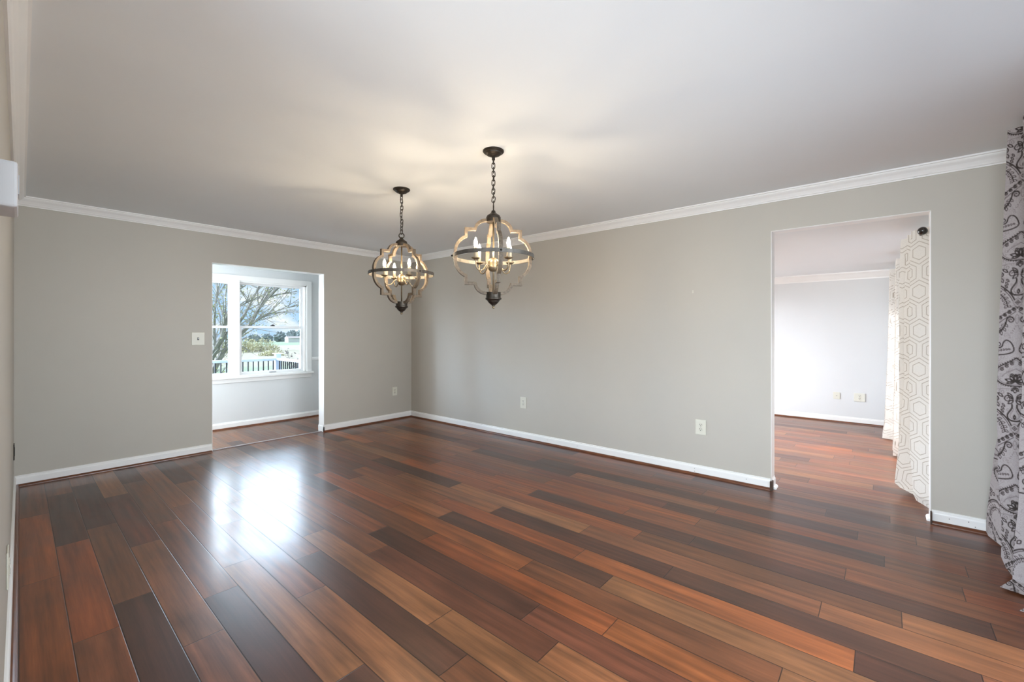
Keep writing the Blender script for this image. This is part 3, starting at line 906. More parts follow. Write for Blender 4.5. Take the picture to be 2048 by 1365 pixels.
# ------------------------------------------------------------------ curtains
class Tile:
    def __init__(s, w, h, step=0.0015):
        s.w, s.h, s.step = w, h, step
        s.nx, s.ny = int(round(w / step)), int(round(h / step))
        s.a = np.zeros((s.ny, s.nx), np.float32)

    def dot(s, x, y, r, v=1.0):
        k = int(r / s.step) + 2
        cx, cy = x / s.step, y / s.step
        for j in range(int(cy) - k, int(cy) + k + 1):
            for i in range(int(cx) - k, int(cx) + k + 1):
                d = math.hypot(i - cx, j - cy) * s.step
                q = max(0.0, min(1.0, (r - d) / s.step + 0.5)) * v
                jj, ii = j % s.ny, i % s.nx
                if q > s.a[jj, ii]:
                    s.a[jj, ii] = q

    def line(s, pts, r, v=1.0, taper=False):
        tot = len(pts) - 1
        for n, (p, q) in enumerate(zip(pts, pts[1:])):
            l = math.hypot(q[0] - p[0], q[1] - p[1])
            m = max(1, int(l / (s.step * 0.8)))
            for i in range(m):
                f = i / m
                rr = r * (1 - 0.55 * (n + f) / tot) if taper else r
                s.dot(p[0] + (q[0] - p[0]) * f, p[1] + (q[1] - p[1]) * f, rr, v)

    def sample(s, u, v):
        x = (u / s.step) % s.nx
        y = (v / s.step) % s.ny
        i0, j0 = np.floor(x).astype(int), np.floor(y).astype(int)
        fx, fy = x - i0, y - j0
        i0 %= s.nx
        j0 %= s.ny
        i1, j1 = (i0 + 1) % s.nx, (j0 + 1) % s.ny
        return (s.a[j0, i0] * (1 - fx) * (1 - fy) + s.a[j0, i1] * fx * (1 - fy) + s.a[j1, i0] * (1 - fx) * fy + s.a[j1, i1] * fx * fy)


def spiral(cx, cy, r0, turns, start, sgn=1, n=26):
    return [(cx + r0 * (1 - 0.85 * i / n) * math.cos(start + sgn * 2 * PI * turns * i / n), cy + r0 * (1 - 0.85 * i / n) * math.sin(start + sgn * 2 * PI * turns * i / n)) for i in range(n + 1)]


def bez(p0, p1, p2, p3, n=24):
    return [tuple(((1 - t) ** 3) * a + 3 * t * (1 - t) ** 2 * b + 3 * t * t * (1 - t) * c + t ** 3 * d for a, b, c, d in zip(p0, p1, p2, p3)) for t in [i / n for i in range(n + 1)]]


def leaf(cx, cy, ang, l, w, n=12):
    out = []
    for i in range(2 * n + 1):
        t = i / n
        s = t if t <= 1 else 2 - t
        o = w * math.sin(PI * s) * (1 if t <= 1 else -1)
        out.append((cx + l * s * math.cos(ang) - o * math.sin(ang), cy + l * s * math.sin(ang) + o * math.cos(ang)))
    return out


def damask_tile():
    W, Hh = 0.26, 0.68
    T = Tile(W, Hh, 0.0016)

    def L(pts, r=0.0019, v=1.0, taper=False):
        r *= 1.35
        T.line([(W / 2 + x, y) for x, y in pts], r, v, taper)
        T.line([(W / 2 - x, y) for x, y in pts], r, v, taper)

    def vine(path, r=0.0017, side=(1, -1), every=4, ll=0.021, lw_=0.0055):
        L(path, r)
        for i in range(2, len(path) - 2, every):
            a = math.atan2(path[i + 1][1] - path[i - 1][1], path[i + 1][0] - path[i - 1][0])
            for s in side:
                L(leaf(path[i][0], path[i][1], a + s * 0.85, ll, lw_), 0.0013)
    # pointed medallion with scrolled border
    out = bez((0, 0.545), (0.030, 0.512), (0.094, 0.505), (0.096, 0.455)) + bez((0.096, 0.455), (0.096, 0.405), (0.050, 0.392), (0, 0.392))
    L(out, 0.0024)
    L([(x * 0.90, 0.455 + (y - 0.455) * 0.88) for x, y in out], 0.0011, 0.6)
    for i in range(2, len(out) - 2, 2):
        L([(out[i][0] * 1.06, 0.452 + (out[i][1] - 0.452) * 1.08)] * 2, 0.0022)
        T.dot(W / 2 + out[i][0] * 1.07, 0.452 + (out[i][1] - 0.452) * 1.09, 0.0024)
        T.dot(W / 2 - out[i][0] * 1.07, 0.452 + (out[i][1] - 0.452) * 1.09, 0.0024)
    for (x, y) in ((0.018, 0.513), (0.042, 0.499), (0.064, 0.481)):
        L(spiral(x, y, 0.0105, 1.5, 2.2, -1), 0.0017)
    L(bez((0, 0.487), (0.02, 0.470), (0.050, 0.468), (0.062, 0.440)), 0.0013, 0.55)
    for (a, l, w) in ((PI / 2, 0.040, 0.008), (0.9, 0.036, 0.008), (0.25, 0.045, 0.008), (-0.25, 0.038, 0.006)):
        L(leaf(0.003, 0.415, a, l, w), 0.0022)
    L(spiral(0.018, 0.449, 0.010, 1.3, 3.4, -1), 0.0020)
    # pendant and pair of buds
    L(leaf(0, 0.386, -PI / 2, 0.030, 0.010), 0.0018)
    L(leaf(0, 0.386, -PI / 2 + 0.7, 0.026, 0.006), 0.0018)
    L(bez((0.02, 0.378), (0.06, 0.372), (0.09, 0.378), (0.12, 0.350)), 0.0012, 0.45)
    L(spiral(0.060, 0.358, 0.016, 1.5, 1.5, -1), 0.0012, 0.5)
    L(spiral(0.032, 0.322, 0.021, 1.55, PI, -1), 0.0024, taper=True)
    L(leaf(0.008, 0.322, 0.9, 0.040, 0.008), 0.0022)
    L(leaf(0.006, 0.316, -0.7, 0.032, 0.007), 0.0022)
    L(leaf(0.055, 0.332, 0.6, 0.030, 0.006), 0.0020)
    L(spiral(0.088, 0.318, 0.016, 1.6, 0.4, 1), 0.0022)
    L(leaf(0.10, 0.298, 0.8, 0.028, 0.007), 0.0020)
    L(leaf(0.085, 0.30, -2.0, 0.026, 0.006), 0.0018)
    # tulip drop
    drop = bez((0.012, 0.292), (0.006, 0.262), (0.036, 0.252), (0.034, 0.226)) + bez((0.034, 0.226), (0.030, 0.205), (0.010, 0.204), (0, 0.204))
    L(drop, 0.0030)
    L([(x * 0.62, 0.236 + (y - 0.236) * 0.66) for x, y in drop], 0.0013, 0.5)
    L(leaf(0, 0.214, PI / 2, 0.022, 0.005), 0.0024)
    for (x, y) in ((0.046, 0.278), (0.050, 0.262), (0.052, 0.246), (0.055, 0.23)):
        L(leaf(x, y, 0.9, 0.020, 0.004), 0.0016)
    # ogee bands sweeping out from the drop, filled with leaf vines
    og = bez((0.016, 0.180), (0.030, 0.215), (0.075, 0.265), (0.130, 0.280))
    L(og, 0.0026)
    L([(x + 0.008, y - 0.006) for x, y in og], 0.0013)
    og2 = bez((0.130, 0.236), (0.085, 0.225), (0.050, 0.185), (0.046, 0.140))
    vine(og2, every=4)
    L(leaf(0, 0.190, -PI / 2, 0.050, 0.020), 0.0013, 0.55)
    for q in range(4):
        L(leaf(0, 0.165, q * PI / 2, 0.012, 0.004), 0.0018, 0.75)
    # crossing bands of little scrolls
    for i in range(6):
        f = i / 5
        L(spiral(0.014 + 0.105 * f, 0.128 - 0.075 * f, 0.0100, 1.4, 1.0 + 0.3 * i, -1), 0.0020)
    L([(0.006, 0.142), (0.132, 0.052)], 0.0016)
    L([(0.006, 0.116), (0.120, 0.030)], 0.0013)
    T.dot(W / 2, 0.136, 0.005)
    # hooked paisley heads with vines
    L(spiral(0.030, 0.070, 0.019, 1.5, 0.2, 1), 0.0030, taper=True)
    hk = bez((0.049, 0.072), (0.052, 0.035), (0.070, 0.006), (0.128, -0.012))
    L(hk, 0.0026)
    vine([(x + 0.006, y - 0.014) for x, y in hk], every=5, side=(1, -1))
    L(bez((0, 0.100), (0.014, 0.085), (0.010, 0.060), (0, 0.050)), 0.0012, 0.55)
    for i in range(5):
        L([(0.004 + 0.004 * i, 0.040 - 0.010 * i)] * 2, 0.0016, 0.5)
        T.dot(W / 2 + 0.006 + 0.007 * i, 0.036 - 0.012 * i, 0.0022, 0.6)
        T.dot(W / 2 - 0.006 - 0.007 * i, 0.036 - 0.012 * i, 0.0022, 0.6)
    L(spiral(0.085, 0.615, 0.020, 1.7, 3.0, 1), 0.0026, taper=True)
    pa = bez((0.066, 0.612), (0.060, 0.660), (0.020, 0.640), (0.012, 0.590)) + bez((0.012, 0.590), (0.012, 0.570), (0.04, 0.560), (0.13, 0.555))
    L(pa, 0.0024)
    for i in range(6):
        L(spiral(0.034 + 0.013 * i, 0.590 - 0.002 * i, 0.006, 1.0, 0.5 * i, 1), 0.0015, 0.8)
    # faint ground tracery
    for k in range(40):
        rr = random.Random(k)
        L(spiral(rr.uniform(0.01, 0.12), rr.uniform(0, 0.68), rr.uniform(0.006, 0.014), 1.0, rr.uniform(0, 6), rr.choice((-1, 1))), 0.0010, 0.32)
    return T


def hex_tile():
    W, Hh = 0.20, 0.29
    T = Tile(W, Hh, 0.0016)

    def hexa(cx, cy, hw, sh, ah):
        p = [(cx - hw, cy - sh), (cx, cy - ah), (cx + hw, cy - sh), (cx + hw, cy + sh), (cx, cy + ah), (cx - hw, cy + sh), (cx - hw, cy - sh)]
        T.line(p, 0.0017)
    for cx, cy in ((0.05, 0.0725), (0.15, 0.2175)):
        hexa(cx, cy, 0.047, 0.028, 0.053)
        hexa(cx, cy, 0.078, 0.043, 0.086)
    return T


def curtain_mesh(name, levels, tile, material, parent, nseg=28, nz=520, u0=0.0, v0=0.0, uscale=1.0, ripple=0.0, anchor=0):
    """levels: [(z list per control point or a number, [(x, y), ...])] from top to bottom"""
    nc = len(levels[0][1])
    pts = np.zeros((len(levels), nc, 3))
    for i, (z, xy) in enumerate(levels):
        for j, (x, y) in enumerate(xy):
            pts[i, j] = (x, y, z[j] if isinstance(z, (list, tuple)) else z)
    # along the cloth: catmull-rom through the control points
    S = []
    nsegs = nseg if isinstance(nseg, (list, tuple)) else [nseg] * (nc - 1)
    for j in range(nc - 1):
        nseg = nsegs[j]
        P = [pts[:, max(0, min(nc - 1, j + k))] for k in (-1, 0, 1, 2)]
        for q in range(nseg):
            u = q / nseg
            S.append(0.5 * ((2 * P[1]) + (-P[0] + P[2]) * u * 0.9 + (1.8 * P[0] - 4.8 * P[1] + 3.9 * P[2] - 0.9 * P[3]) * u * u + (-0.9 * P[0] + 2.9 * P[1] - 2.9 * P[2] + 0.9 * P[3]) * u ** 3) if False else
                     (P[1] + (P[2] - P[1]) * (0.55 * u + 0.45 * (u * u * (3 - 2 * u)))))
    S.append(pts[:, -1])
    S = np.array(S)                       # (ns, nl, 3)
    ns = S.shape[0]
    sm = S.copy()                         # round the fold tips a little
    for _ in range(5):
        sm[1:-1] = 0.25 * sm[:-2] + 0.5 * sm[1:-1] + 0.25 * sm[2:]
    S = sm
    ref = S[:, 0, :2]
    du = np.concatenate([[0], np.cumsum(np.hypot(*np.diff(ref, axis=0).T))])
    # down the cloth
    nl = len(levels)
    tt = np.linspace(0, nl - 1, nz)
    i0 = np.minimum(np.floor(tt).astype(int), nl - 2)
    f = (tt - i0)
    f = 0.5 * f + 0.5 * f * f * (3 - 2 * f)
    G = S[:, i0] * (1 - f)[None, :, None] + S[:, i0 + 1] * f[None, :, None]
    dz = np.concatenate([np.zeros((ns, 1)), np.cumsum(np.linalg.norm(np.diff(G, axis=1), axis=2), axis=1)], axis=1)
    if ripple:
        G[:, :, 0] += ripple * np.sin(G[:, :, 2] * 9 + du[:, None] * 14) * (1 - G[:, :, 2] / 2.4)
        G[:, :, 1] += ripple * 0.5 * np.sin(G[:, :, 2] * 13 + du[:, None] * 9) * (1 - G[:, :, 2] / 2.4)
    seg = np.hypot(np.diff(G[:, :, 0], axis=0), np.diff(G[:, :, 1], axis=0))
    cu = np.concatenate([np.zeros((1, nz)), np.cumsum(seg, axis=0)], axis=0)
    U = (cu - cu[anchor][None, :]) * uscale + u0
    V = v0 - dz
    pat = tile.sample(U, V)
    verts = G.reshape(-1, 3)
    idx = np.arange(ns * nz).reshape(ns, nz)
    q = np.stack([idx[:-1, :-1], idx[1:, :-1], idx[1:, 1:], idx[:-1, 1:]], axis=-1).reshape(-1, 4)
    me = bpy.data.meshes.new(name)
    me.vertices.add(len(verts))
    me.vertices.foreach_set('co', verts.astype(np.float32).ravel())
    me.loops.add(q.size)
    me.loops.foreach_set('vertex_index', q.astype(np.int32).ravel())
    me.polygons.add(len(q))
    me.polygons.foreach_set('loop_start', np.arange(0, q.size, 4, dtype=np.int32))
    me.polygons.foreach_set('loop_total', np.full(len(q), 4, dtype=np.int32))
    me.polygons.foreach_set('use_smooth', np.ones(len(q), dtype=bool))
    me.update()
    at = me.attributes.new('pattern', 'FLOAT', 'POINT')
    at.data.foreach_set('value', pat.astype(np.float32).ravel())
    me.materials.append(material)
    o = bpy.data.objects.new(name, me)
    C.objects.link(o)
    o.parent = parent
    return o


M_DAMASK = attr_mat('printed_damask_cloth', (0.40, 0.36, 0.355), (0.042, 0.034, 0.030), mid=(0.21, 0.18, 0.18), trans=0.12)
M_HEX = attr_mat('white_hexagon_cloth', (0.80, 0.775, 0.73), (0.34, 0.28, 0.21), trans=0.30, weave=0.05)
M_LINING = attr_mat('curtain_hem', (0.72, 0.70, 0.70), (0.72, 0.70, 0.70))

# dining room curtain: one pleated panel beside the doorway wall, its hem swept to the wall base
DT = damask_tile()
t = thing('damask_curtain', 'grey damask curtain with dark scroll print, pooled at the right edge', 'curtain', (3.3, -0.58, 0))
ins = [(3.63, -0.66), (3.62, -0.665), (3.585, -0.512), (3.515, -0.66), (3.385, -0.536), (3.31, -0.70), (3.17, -0.56), (3.10, -0.70), (2.96, -0.57), (2.90, -0.70), (2.78, -0.60)]


def shift(p):
    return [(x - 3.3, y + 0.58) for x, y in p]


lv = [
    (2.405, shift(ins)),
    (1.80, shift([(3.63, -0.66), (3.62, -0.665), (3.585, -0.494), (3.515, -0.66), (3.375, -0.540), (3.31, -0.70), (3.17, -0.56), (3.10, -0.70), (2.96, -0.57), (2.90, -0.70), (2.78, -0.60)])),
    (1.20, shift([(3.66, -0.64), (3.64, -0.66), (3.585, -0.477), (3.500, -0.67), (3.360, -0.530), (3.30, -0.70), (3.16, -0.56), (3.09, -0.70), (2.95, -0.57), (2.89, -0.70), (2.77, -0.60)])),
    (0.78, shift([(3.72, -0.505), (3.65, -0.64), (3.575, -0.470), (3.480, -0.66), (3.345, -0.520), (3.28, -0.70), (3.14, -0.55), (3.08, -0.70), (2.94, -0.57), (2.88, -0.70), (2.76, -0.60)])),
    (0.38, shift([(3.93, -0.490), (3.68, -0.63), (3.565, -0.480), (3.460, -0.64), (3.330, -0.508), (3.26, -0.69), (3.12, -0.54), (3.06, -0.69), (2.92, -0.56), (2.86, -0.69), (2.74, -0.59)])),
    ([0.03, 0.04, 0.07, 0.05, 0.045, 0.03, 0.03, 0.03, 0.03, 0.03, 0.03], shift([(4.075, -0.494), (3.68, -0.62), (3.56, -0.487), (3.44, -0.60), (3.330, -0.490), (3.25, -0.67), (3.11, -0.52), (3.05, -0.68), (2.90, -0.54), (2.85, -0.68), (2.72, -0.58)])),
    ([0.012, 0.012, 0.03, 0.012, 0.012, 0.012, 0.012, 0.012, 0.012, 0.012, 0.012], shift([(4.05, -0.50), (3.66, -0.60), (3.53, -0.50), (3.41, -0.52), (3.275, -0.440), (3.22, -0.60), (3.06, -0.475), (3.02, -0.62), (2.86, -0.49), (2.83, -0.62), (2.70, -0.55)])),
]
curtain_mesh('cloth_panel', lv, DT, M_DAMASK, t, nseg=[70, 50, 80, 60, 70, 40, 40, 12, 12, 12], nz=1000, u0=0.045, v0=0.43, uscale=1.25, ripple=0.006, anchor=120)

# long rod of the dining room curtain
t = thing('curtain_rod', 'dark curtain rod carrying the damask curtain at the right edge', 'curtain rod', (2.0, -0.62, 2.34))
bm = lathe(bmesh.new(), [(0, -1.62), (0.0125, -1.62), (0.0125, 1.62), (0, 1.62)], 14, M=Matrix.Rotation(PI / 2, 4, 'Y'))
obj('rod', bm, M_CHROME, t, smooth=True)
for s in (-1, 1):
    obj('rod_end_ball', lathe(bmesh.new(), [(0, -0.03), (0.012, -0.028), (0.026, -0.012), (0.028, 0.002), (0.02, 0.02), (0, 0.028)], 16, M=Matrix.Translation((1.63 * s, 0, 0)) @ Matrix.Rotation(PI / 2, 4, 'Y')), M_CHROME, t, smooth=True)
    obj('wall_bracket', boxes((1.5 * s - 0.01, 1.5 * s + 0.01, -0.23, 0.012, -0.018, -0.010), (1.5 * s - 0.02, 1.5 * s + 0.02, -0.23, -0.222, -0.05, 0.04)), M_CHROME, t)

# family room curtains
HT = hex_tile()
t = thing('curtain_rod', 'dark rod with a glossy ball end, carrying the white curtains beyond the doorway', 'curtain rod', (4.312, -0.208, 2.025))
obj('rod', lathe(bmesh.new(), [(0, 0.0), (0.0125, 0.0), (0.0125, 3.2), (0, 3.2)], 14, M=Matrix.Rotation(PI / 2, 4, 'Y')), M_CHROME, t, smooth=True)
obj('rod_end_ball', lathe(bmesh.new(), [(0, -0.052), (0.016, -0.046), (0.027, -0.030), (0.029, -0.014), (0.022, 0.002), (0.013, 0.008), (0, 0.008)], 20, M=Matrix.Rotation(PI / 2, 4, 'Y')), M_CHROME, t, smooth=True)
for x in (0.72, 2.3):
    obj('wall_bracket', boxes((x - 0.01, x + 0.01, -0.15, 0.012, -0.018, -0.010), (x - 0.02, x + 0.02, -0.155, -0.147, -0.05, 0.04)), M_CHROME, t)


def white_curtain(label, x0, levels, seedu, group, nseg=20, nz=440):
    t = thing('white_curtain', label, 'curtain', (x0, -0.2, 0), 0, group)
    lv = [(z, [(x - x0, y + 0.2) for x, y in p]) for z, p in levels]
    curtain_mesh('cloth_panel', lv, HT, M_HEX, t, nseg=nseg, nz=nz, u0=seedu, v0=0.1, ripple=0.004)
    return t


G2 = 'white hexagon curtains of the adjoining room'
top = [(4.345, -0.315), (4.37, -0.262), (4.475, -0.152), (4.53, -0.27), (4.64, -0.135), (4.70, -0.27), (4.82, -0.10), (4.88, -0.27), (4.95, -0.15)]
mid = [(4.345, -0.315), (4.37, -0.258), (4.49, -0.142), (4.54, -0.25), (4.66, -0.118), (4.71, -0.27), (4.80, -0.09), (4.88, -0.27), (4.95, -0.15)]
low = [(4.335, -0.315), (4.36, -0.250), (4.49, -0.148), (4.56, -0.22), (4.69, -0.085), (4.74, -0.25), (4.82, -0.09), (4.89, -0.27), (4.96, -0.15)]
bot = [(4.330, -0.315), (4.36, -0.252), (4.47, -0.165), (4.58, -0.175), (4.70, -0.060), (4.76, -0.22), (4.83, -0.10), (4.89, -0.26), (4.96, -0.15)]
hem = [(4.350, -0.310), (4.39, -0.255), (4.48, -0.185), (4.58, -0.170), (4.66, -0.090), (4.74, -0.20), (4.81, -0.12), (4.88, -0.25), (4.94, -0.16)]
white_curtain('large white hexagon-print curtain standing right beside the doorway jamb', 4.6,
              [(2.062, top), (1.5, mid), (0.9, mid), (0.35, low), (0.08, bot), ([0.03, 0.012, 0.03, 0.045, 0.06, 0.03, 0.03, 0.03, 0.03], hem)], 0.0, G2, 60, 900)


def folds(xa, xb, n, yb, yt):
    out = []
    for i in range(n):
        out.append((xa + (xb - xa) * i / (n - 1), yt if i % 2 else yb))
    return out


white_curtain('narrow white hexagon-print curtain between the two bright windows', 6.2,
              [(2.062, folds(6.0, 6.38, 7, -0.26, -0.085)), (1.0, folds(5.98, 6.38, 7, -0.26, -0.075)), (0.2, folds(5.95, 6.40, 7, -0.26, -0.062)), (0.015, folds(5.96, 6.38, 7, -0.24, -0.062))], 0.05, G2)
white_curtain('farthest white hexagon-print curtain, its hem spread by the far wall', 7.15,
              [(2.062, folds(6.95, 7.4, 7, -0.26, -0.04)), (1.0, folds(6.92, 7.4, 7, -0.26, -0.02)), (0.2, folds(6.90, 7.42, 7, -0.25, 0.01)), (0.015, folds(6.86, 7.40, 7, -0.22, 0.03))], 0.11, G2)

# ------------------------------------------------------------------ outside, seen through the nook window
rng = random.Random(3)


def ground_mesh(ys, x0f, x1f, nx=14):
    vs, fs = [], []
    for (y, z) in ys:
        for i in range(nx + 1):
            f = i / nx
            vs.append((x0f(y) + (x1f(y) - x0f(y)) * f, y, z))
    n = nx + 1
    for j in range(len(ys) - 1):
        for i in range(nx):
            fs.append((j * n + i, j * n + i + 1, (j + 1) * n + i + 1, (j + 1) * n + i))
    return (vs, [], fs)


def gz(y):
    pr = [(6.9, -0.55), (12, -0.75), (40, -1.25), (100, -2.2), (250, -4.4), (420, -7.0)]
    for (a, za), (b, zb) in zip(pr, pr[1:]):
        if y <= b:
            return za + (zb - za) * (y - a) / (b - a)
    return -7.0


def lawn_mat():
    m, t, p = base_mat('lawn_and_meadow')
    co = nd(t, 'ShaderNodeTexCoord')
    s = nd(t, 'ShaderNodeSeparateXYZ')
    t.links.new(co.outputs['Object'], s.inputs[0])
    n = nd(t, 'ShaderNodeTexNoise', inp={'Scale': 0.12, 'Detail': 6.0})
    t.links.new(co.outputs['Object'], n.inputs['Vector'])
    ad = nd(t, 'ShaderNodeMath', operation='MULTIPLY_ADD', inp={1: 30.0})
    t.links.new(n.outputs['Fac'], ad.inputs[0])
    t.links.new(s.outputs['Y'], ad.inputs[2])
    mr = nd(t, 'ShaderNodeMath', operation='DIVIDE', inp={1: 420.0})
    t.links.new(ad.outputs[0], mr.inputs[0])
    # lawn, then dry meadow, then a far green field
    r = ramp(t, [(0.0, (0.135, 0.195, 0.105)), (0.105, (0.14, 0.20, 0.105)), (0.13, (0.24, 0.21, 0.135)), (0.34, (0.25, 0.225, 0.145)), (0.40, (0.12, 0.185, 0.085)), (1.0, (0.12, 0.17, 0.09))])
    t.links.new(mr.outputs[0], r.inputs[0])
    n2 = nd(t, 'ShaderNodeTexNoise', inp={'Scale': 3.0, 'Detail': 5.0})
    t.links.new(co.outputs['Object'], n2.inputs['Vector'])
    m2 = nd(t, 'ShaderNodeMapRange', inp={'From Min': 0.3, 'From Max': 0.7, 'To Min': 0.75, 'To Max': 1.25})
    t.links.new(n2.outputs['Fac'], m2.inputs[0])
    sc = nd(t, 'ShaderNodeVectorMath', operation='SCALE')
    t.links.new(r.outputs[0], sc.inputs[0])
    t.links.new(m2.outputs[0], sc.inputs['Scale'])
    t.links.new(sc.outputs[0], p.inputs['Base Color'])
    p.inputs['Roughness'].default_value = 0.95
    return m


ysl = [6.9, 8, 10, 12, 16, 22, 30, 40, 60, 80, 100, 140, 180, 250, 330, 420]
struct('ground', ground_mesh([(y, gz(y)) for y in ysl], lambda y: -20 - 0.3 * y, lambda y: 25 + 0.9 * y), lawn_mat())
# pale gravel yard beyond the lawn, left in the window
bm = bmesh.new()
outl = [(4, 42), (13.0, 42), (17, 60), (24, 88), (14, 92), (6, 80)]
vv = [bm.verts.new((x, y, gz(y) + 0.05)) for x, y in outl]
bm.faces.new(vv)
struct('gravel_yard', bm, M_DRIVE)
struct('deck', boxes(*[(-0.5, 3.95, 6.86 + 0.14 * i, 6.86 + 0.14 * i + 0.134, -0.22, -0.18) for i in range(22)]), M_DECK)

t = thing('deck_railing', 'pale deck railing with black balusters outside the window', 'railing', (3.85, 9.82, -0.18))


def dl(x0, x1, y0, y1, z0, z1, bevel=0.0):
    return boxes((x0 - 3.85, x1 - 3.85, y0 - 9.82, y1 - 9.82, z0 + 0.18, z1 + 0.18), bevel=bevel)


for (px, py) in ((3.85, 9.82), (3.85, 8.66), (1.55, 9.82)):
    o = obj('post', dl(px - 0.05, px + 0.05, py - 0.05, py + 0.05, -0.18, 0.835, 0.004), M_RAIL, t)
    bm = dl(px - 0.078, px + 0.078, py - 0.078, py + 0.078, 0.835, 0.853, 0.003)
    obj('post_cap', bm, M_TRIM, o)
for z0, z1, w in ((0.70, 0.75, 0.045), (-0.10, -0.05, 0.03)):
    obj('rail', dl(-0.4, 1.5, 9.82 - w, 9.82 + w, z0, z1, 0.006), M_RAIL, t)
    obj('rail', dl(1.6, 3.80, 9.82 - w, 9.82 + w, z0, z1, 0.006), M_RAIL, t)
    obj('rail', dl(3.85 - w, 3.85 + w, 8.71, 9.77, z0, z1, 0.006), M_RAIL, t)
for i in range(23):
    x = 1.66 + 0.0955 * i
    obj('baluster', dl(x - 0.01, x + 0.01, 9.81, 9.83, -0.05, 0.70), M_BAL, t)
for i in range(11):
    y = 8.76 + 0.0955 * i
    obj('baluster', dl(3.84, 3.86, y - 0.01, y + 0.01, -0.05, 0.70), M_BAL, t)


def leaf_quads(pts, size, rng, spread, per):
    vs, fs = [], []
    for p in pts:
        for _ in range(per):
            c = Vector(p) + Vector((rng.gauss(0, spread), rng.gauss(0, spread), rng.gauss(0, spread)))
            a = Vector((rng.gauss(0, 1), rng.gauss(0, 1), rng.gauss(0, 1))).normalized()
            b = a.orthogonal().normalized()
            s = size * rng.uniform(0.6, 1.3)
            n = len(vs)
            vs += [c - a * s, c + b * s * 0.5, c + a * s, c - b * s * 0.5]
            fs.append((n, n + 1, n + 2, n + 3))
    return ([tuple(v) for v in vs], [], fs)


def tree(label, base, limbs, rng, depth, leafsize, per, trunk_r, sub=(5, 7), group=None):
    t = thing('garden_tree', label, 'tree', base, 0, group)
    b0 = Vector(base)
    bm = bmesh.new()
    tips = []

    def grow(p, d, l, r, k):
        n = 5
        pts, rad = [p.copy()], [r]
        for i in range(n):
            d = (d + Vector((rng.gauss(0, 0.10), rng.gauss(0, 0.10), rng.gauss(0, 0.08) + 0.02))).normalized()
            p = p + d * (l / n)
            pts.append(p.copy())
            rad.append(r * (1 - 0.6 * (i + 1) / n))
        tube(bm, pts, rad, 5 if k < 2 else 4)
        if k >= depth:
            tips.extend(pts[1:])
            return
        for q in range(rng.randint(*sub)):
            f = rng.uniform(0.25, 1.0)
            i = min(n, max(1, int(f * n)))
            nd_ = (d + Vector((rng.gauss(0, 0.6), rng.gauss(0, 0.6), rng.gauss(0.05, 0.45)))).normalized()
            grow(pts[i], nd_, l * rng.uniform(0.45, 0.68), max(0.005, rad[i] * 0.5), k + 1)
    for path, r in limbs:
        pts = [Vector(q) - b0 for q in path]
        m = len(pts)
        tube(bm, pts, [r * (1 - 0.7 * i / (m - 1)) for i in range(m)], 8)
        for i in range(1, m):
            for q in range(4):
                d = (pts[i] - pts[i - 1]).normalized()
                nd_ = (d + Vector((rng.gauss(0, 0.55), rng.gauss(0, 0.55), rng.gauss(0, 0.45)))).normalized()
                grow(pts[i - 1].lerp(pts[i], rng.random()), nd_, rng.uniform(0.8, 1.6), max(0.012, r * 0.26), 1)
    obj('trunk_and_branches', bm, M_BARK, t)
    lf = obj('leaves', leaf_quads(tips, leafsize, rng, 0.10, per), M_LEAF, t)
    lf['kind'] = 'stuff'
    return t


def far(px, py, depth):
    """a point seen at a picture position at the given distance, used once to place the garden"""
    F_ = Vector((math.sin(YAW), math.cos(YAW), 0))
    R_ = Vector((F_.y, -F_.x, 0))
    return F_ * depth + R_ * ((px - 1024) / 875 * depth) + Vector((0, 0, 1.3 - (py - 664.5) / 875 * depth))


D_ = 13.5
tb = far(408, 795, D_)
tb.z = gz(tb.y)
tree('leaning many-limbed tree with sparse spring leaves, growing behind the deck railing', tuple(tb),
     [([tuple(tb), far(428, 738, D_), far(447, 702, D_ + 0.1), far(470, 678, D_ + 0.2), far(500, 650, D_ + 0.3), far(521, 610, D_ + 0.4), far(552, 580, D_ + 0.5), far(580, 552, D_ + .5)], 0.105),
      ([tuple(tb), far(416, 735, D_ - .2), far(430, 700, D_ - .3), far(444, 675, D_ - 0.4), far(452, 640, D_ - .5), far(468, 600, D_ - .6), far(480, 560, D_ - .6)], 0.10),
      ([far(444, 675, D_ - .4), far(470, 655, D_), far(486, 635, D_), far(502, 605, D_ + .2), far(516, 578, D_ + .3), far(528, 545, D_ + .4)], 0.06),
      ([far(500, 650, D_ + .3), far(530, 632, D_ + .5), far(560, 620, D_ + .6), far(590, 612, D_ + .6)], 0.03),
      ([far(430, 700, D_ - .3), far(428, 660, D_ - .5), far(430, 610, D_ - .7), far(440, 560, D_ - .8)], 0.055)],
     rng, 2, 0.038, 1, 0.2, sub=(3, 5))

# dark shrub by the end of the railing
sb = far(595, 740, 10.6)
t = thing('dark_shrub', 'dark purple leafy shrub at the right end of the deck railing', 'shrub', (sb.x, sb.y, gz(sb.y)))
bm = bmesh.new()
tips = []
for i in range(16):
    a, r = rng.uniform(0, 2 * PI), rng.uniform(0.03, 0.26)
    hgt = rng.uniform(1.0, 1.62)
    p = [Vector((0.05 * math.cos(a), 0.05 * math.sin(a), 0)), Vector((r * 0.6 * math.cos(a), r * 0.6 * math.sin(a), hgt * 0.5)), Vector((r * math.cos(a), r * math.sin(a), hgt))]
    tube(bm, p, [0.012, 0.009, 0.004], 5)
    for q in range(9):
        f = rng.uniform(0.35, 1)
        tips.append(p[1].lerp(p[2], (f - 0.5) * 2) if f > 0.5 else p[0].lerp(p[1], f * 2))
obj('stems', bm, M_BARK, t)
lf = obj('leaves', leaf_quads(tips, 0.028, rng, 0.05, 6), M_DKLEAF, t)
lf['kind'] = 'stuff'


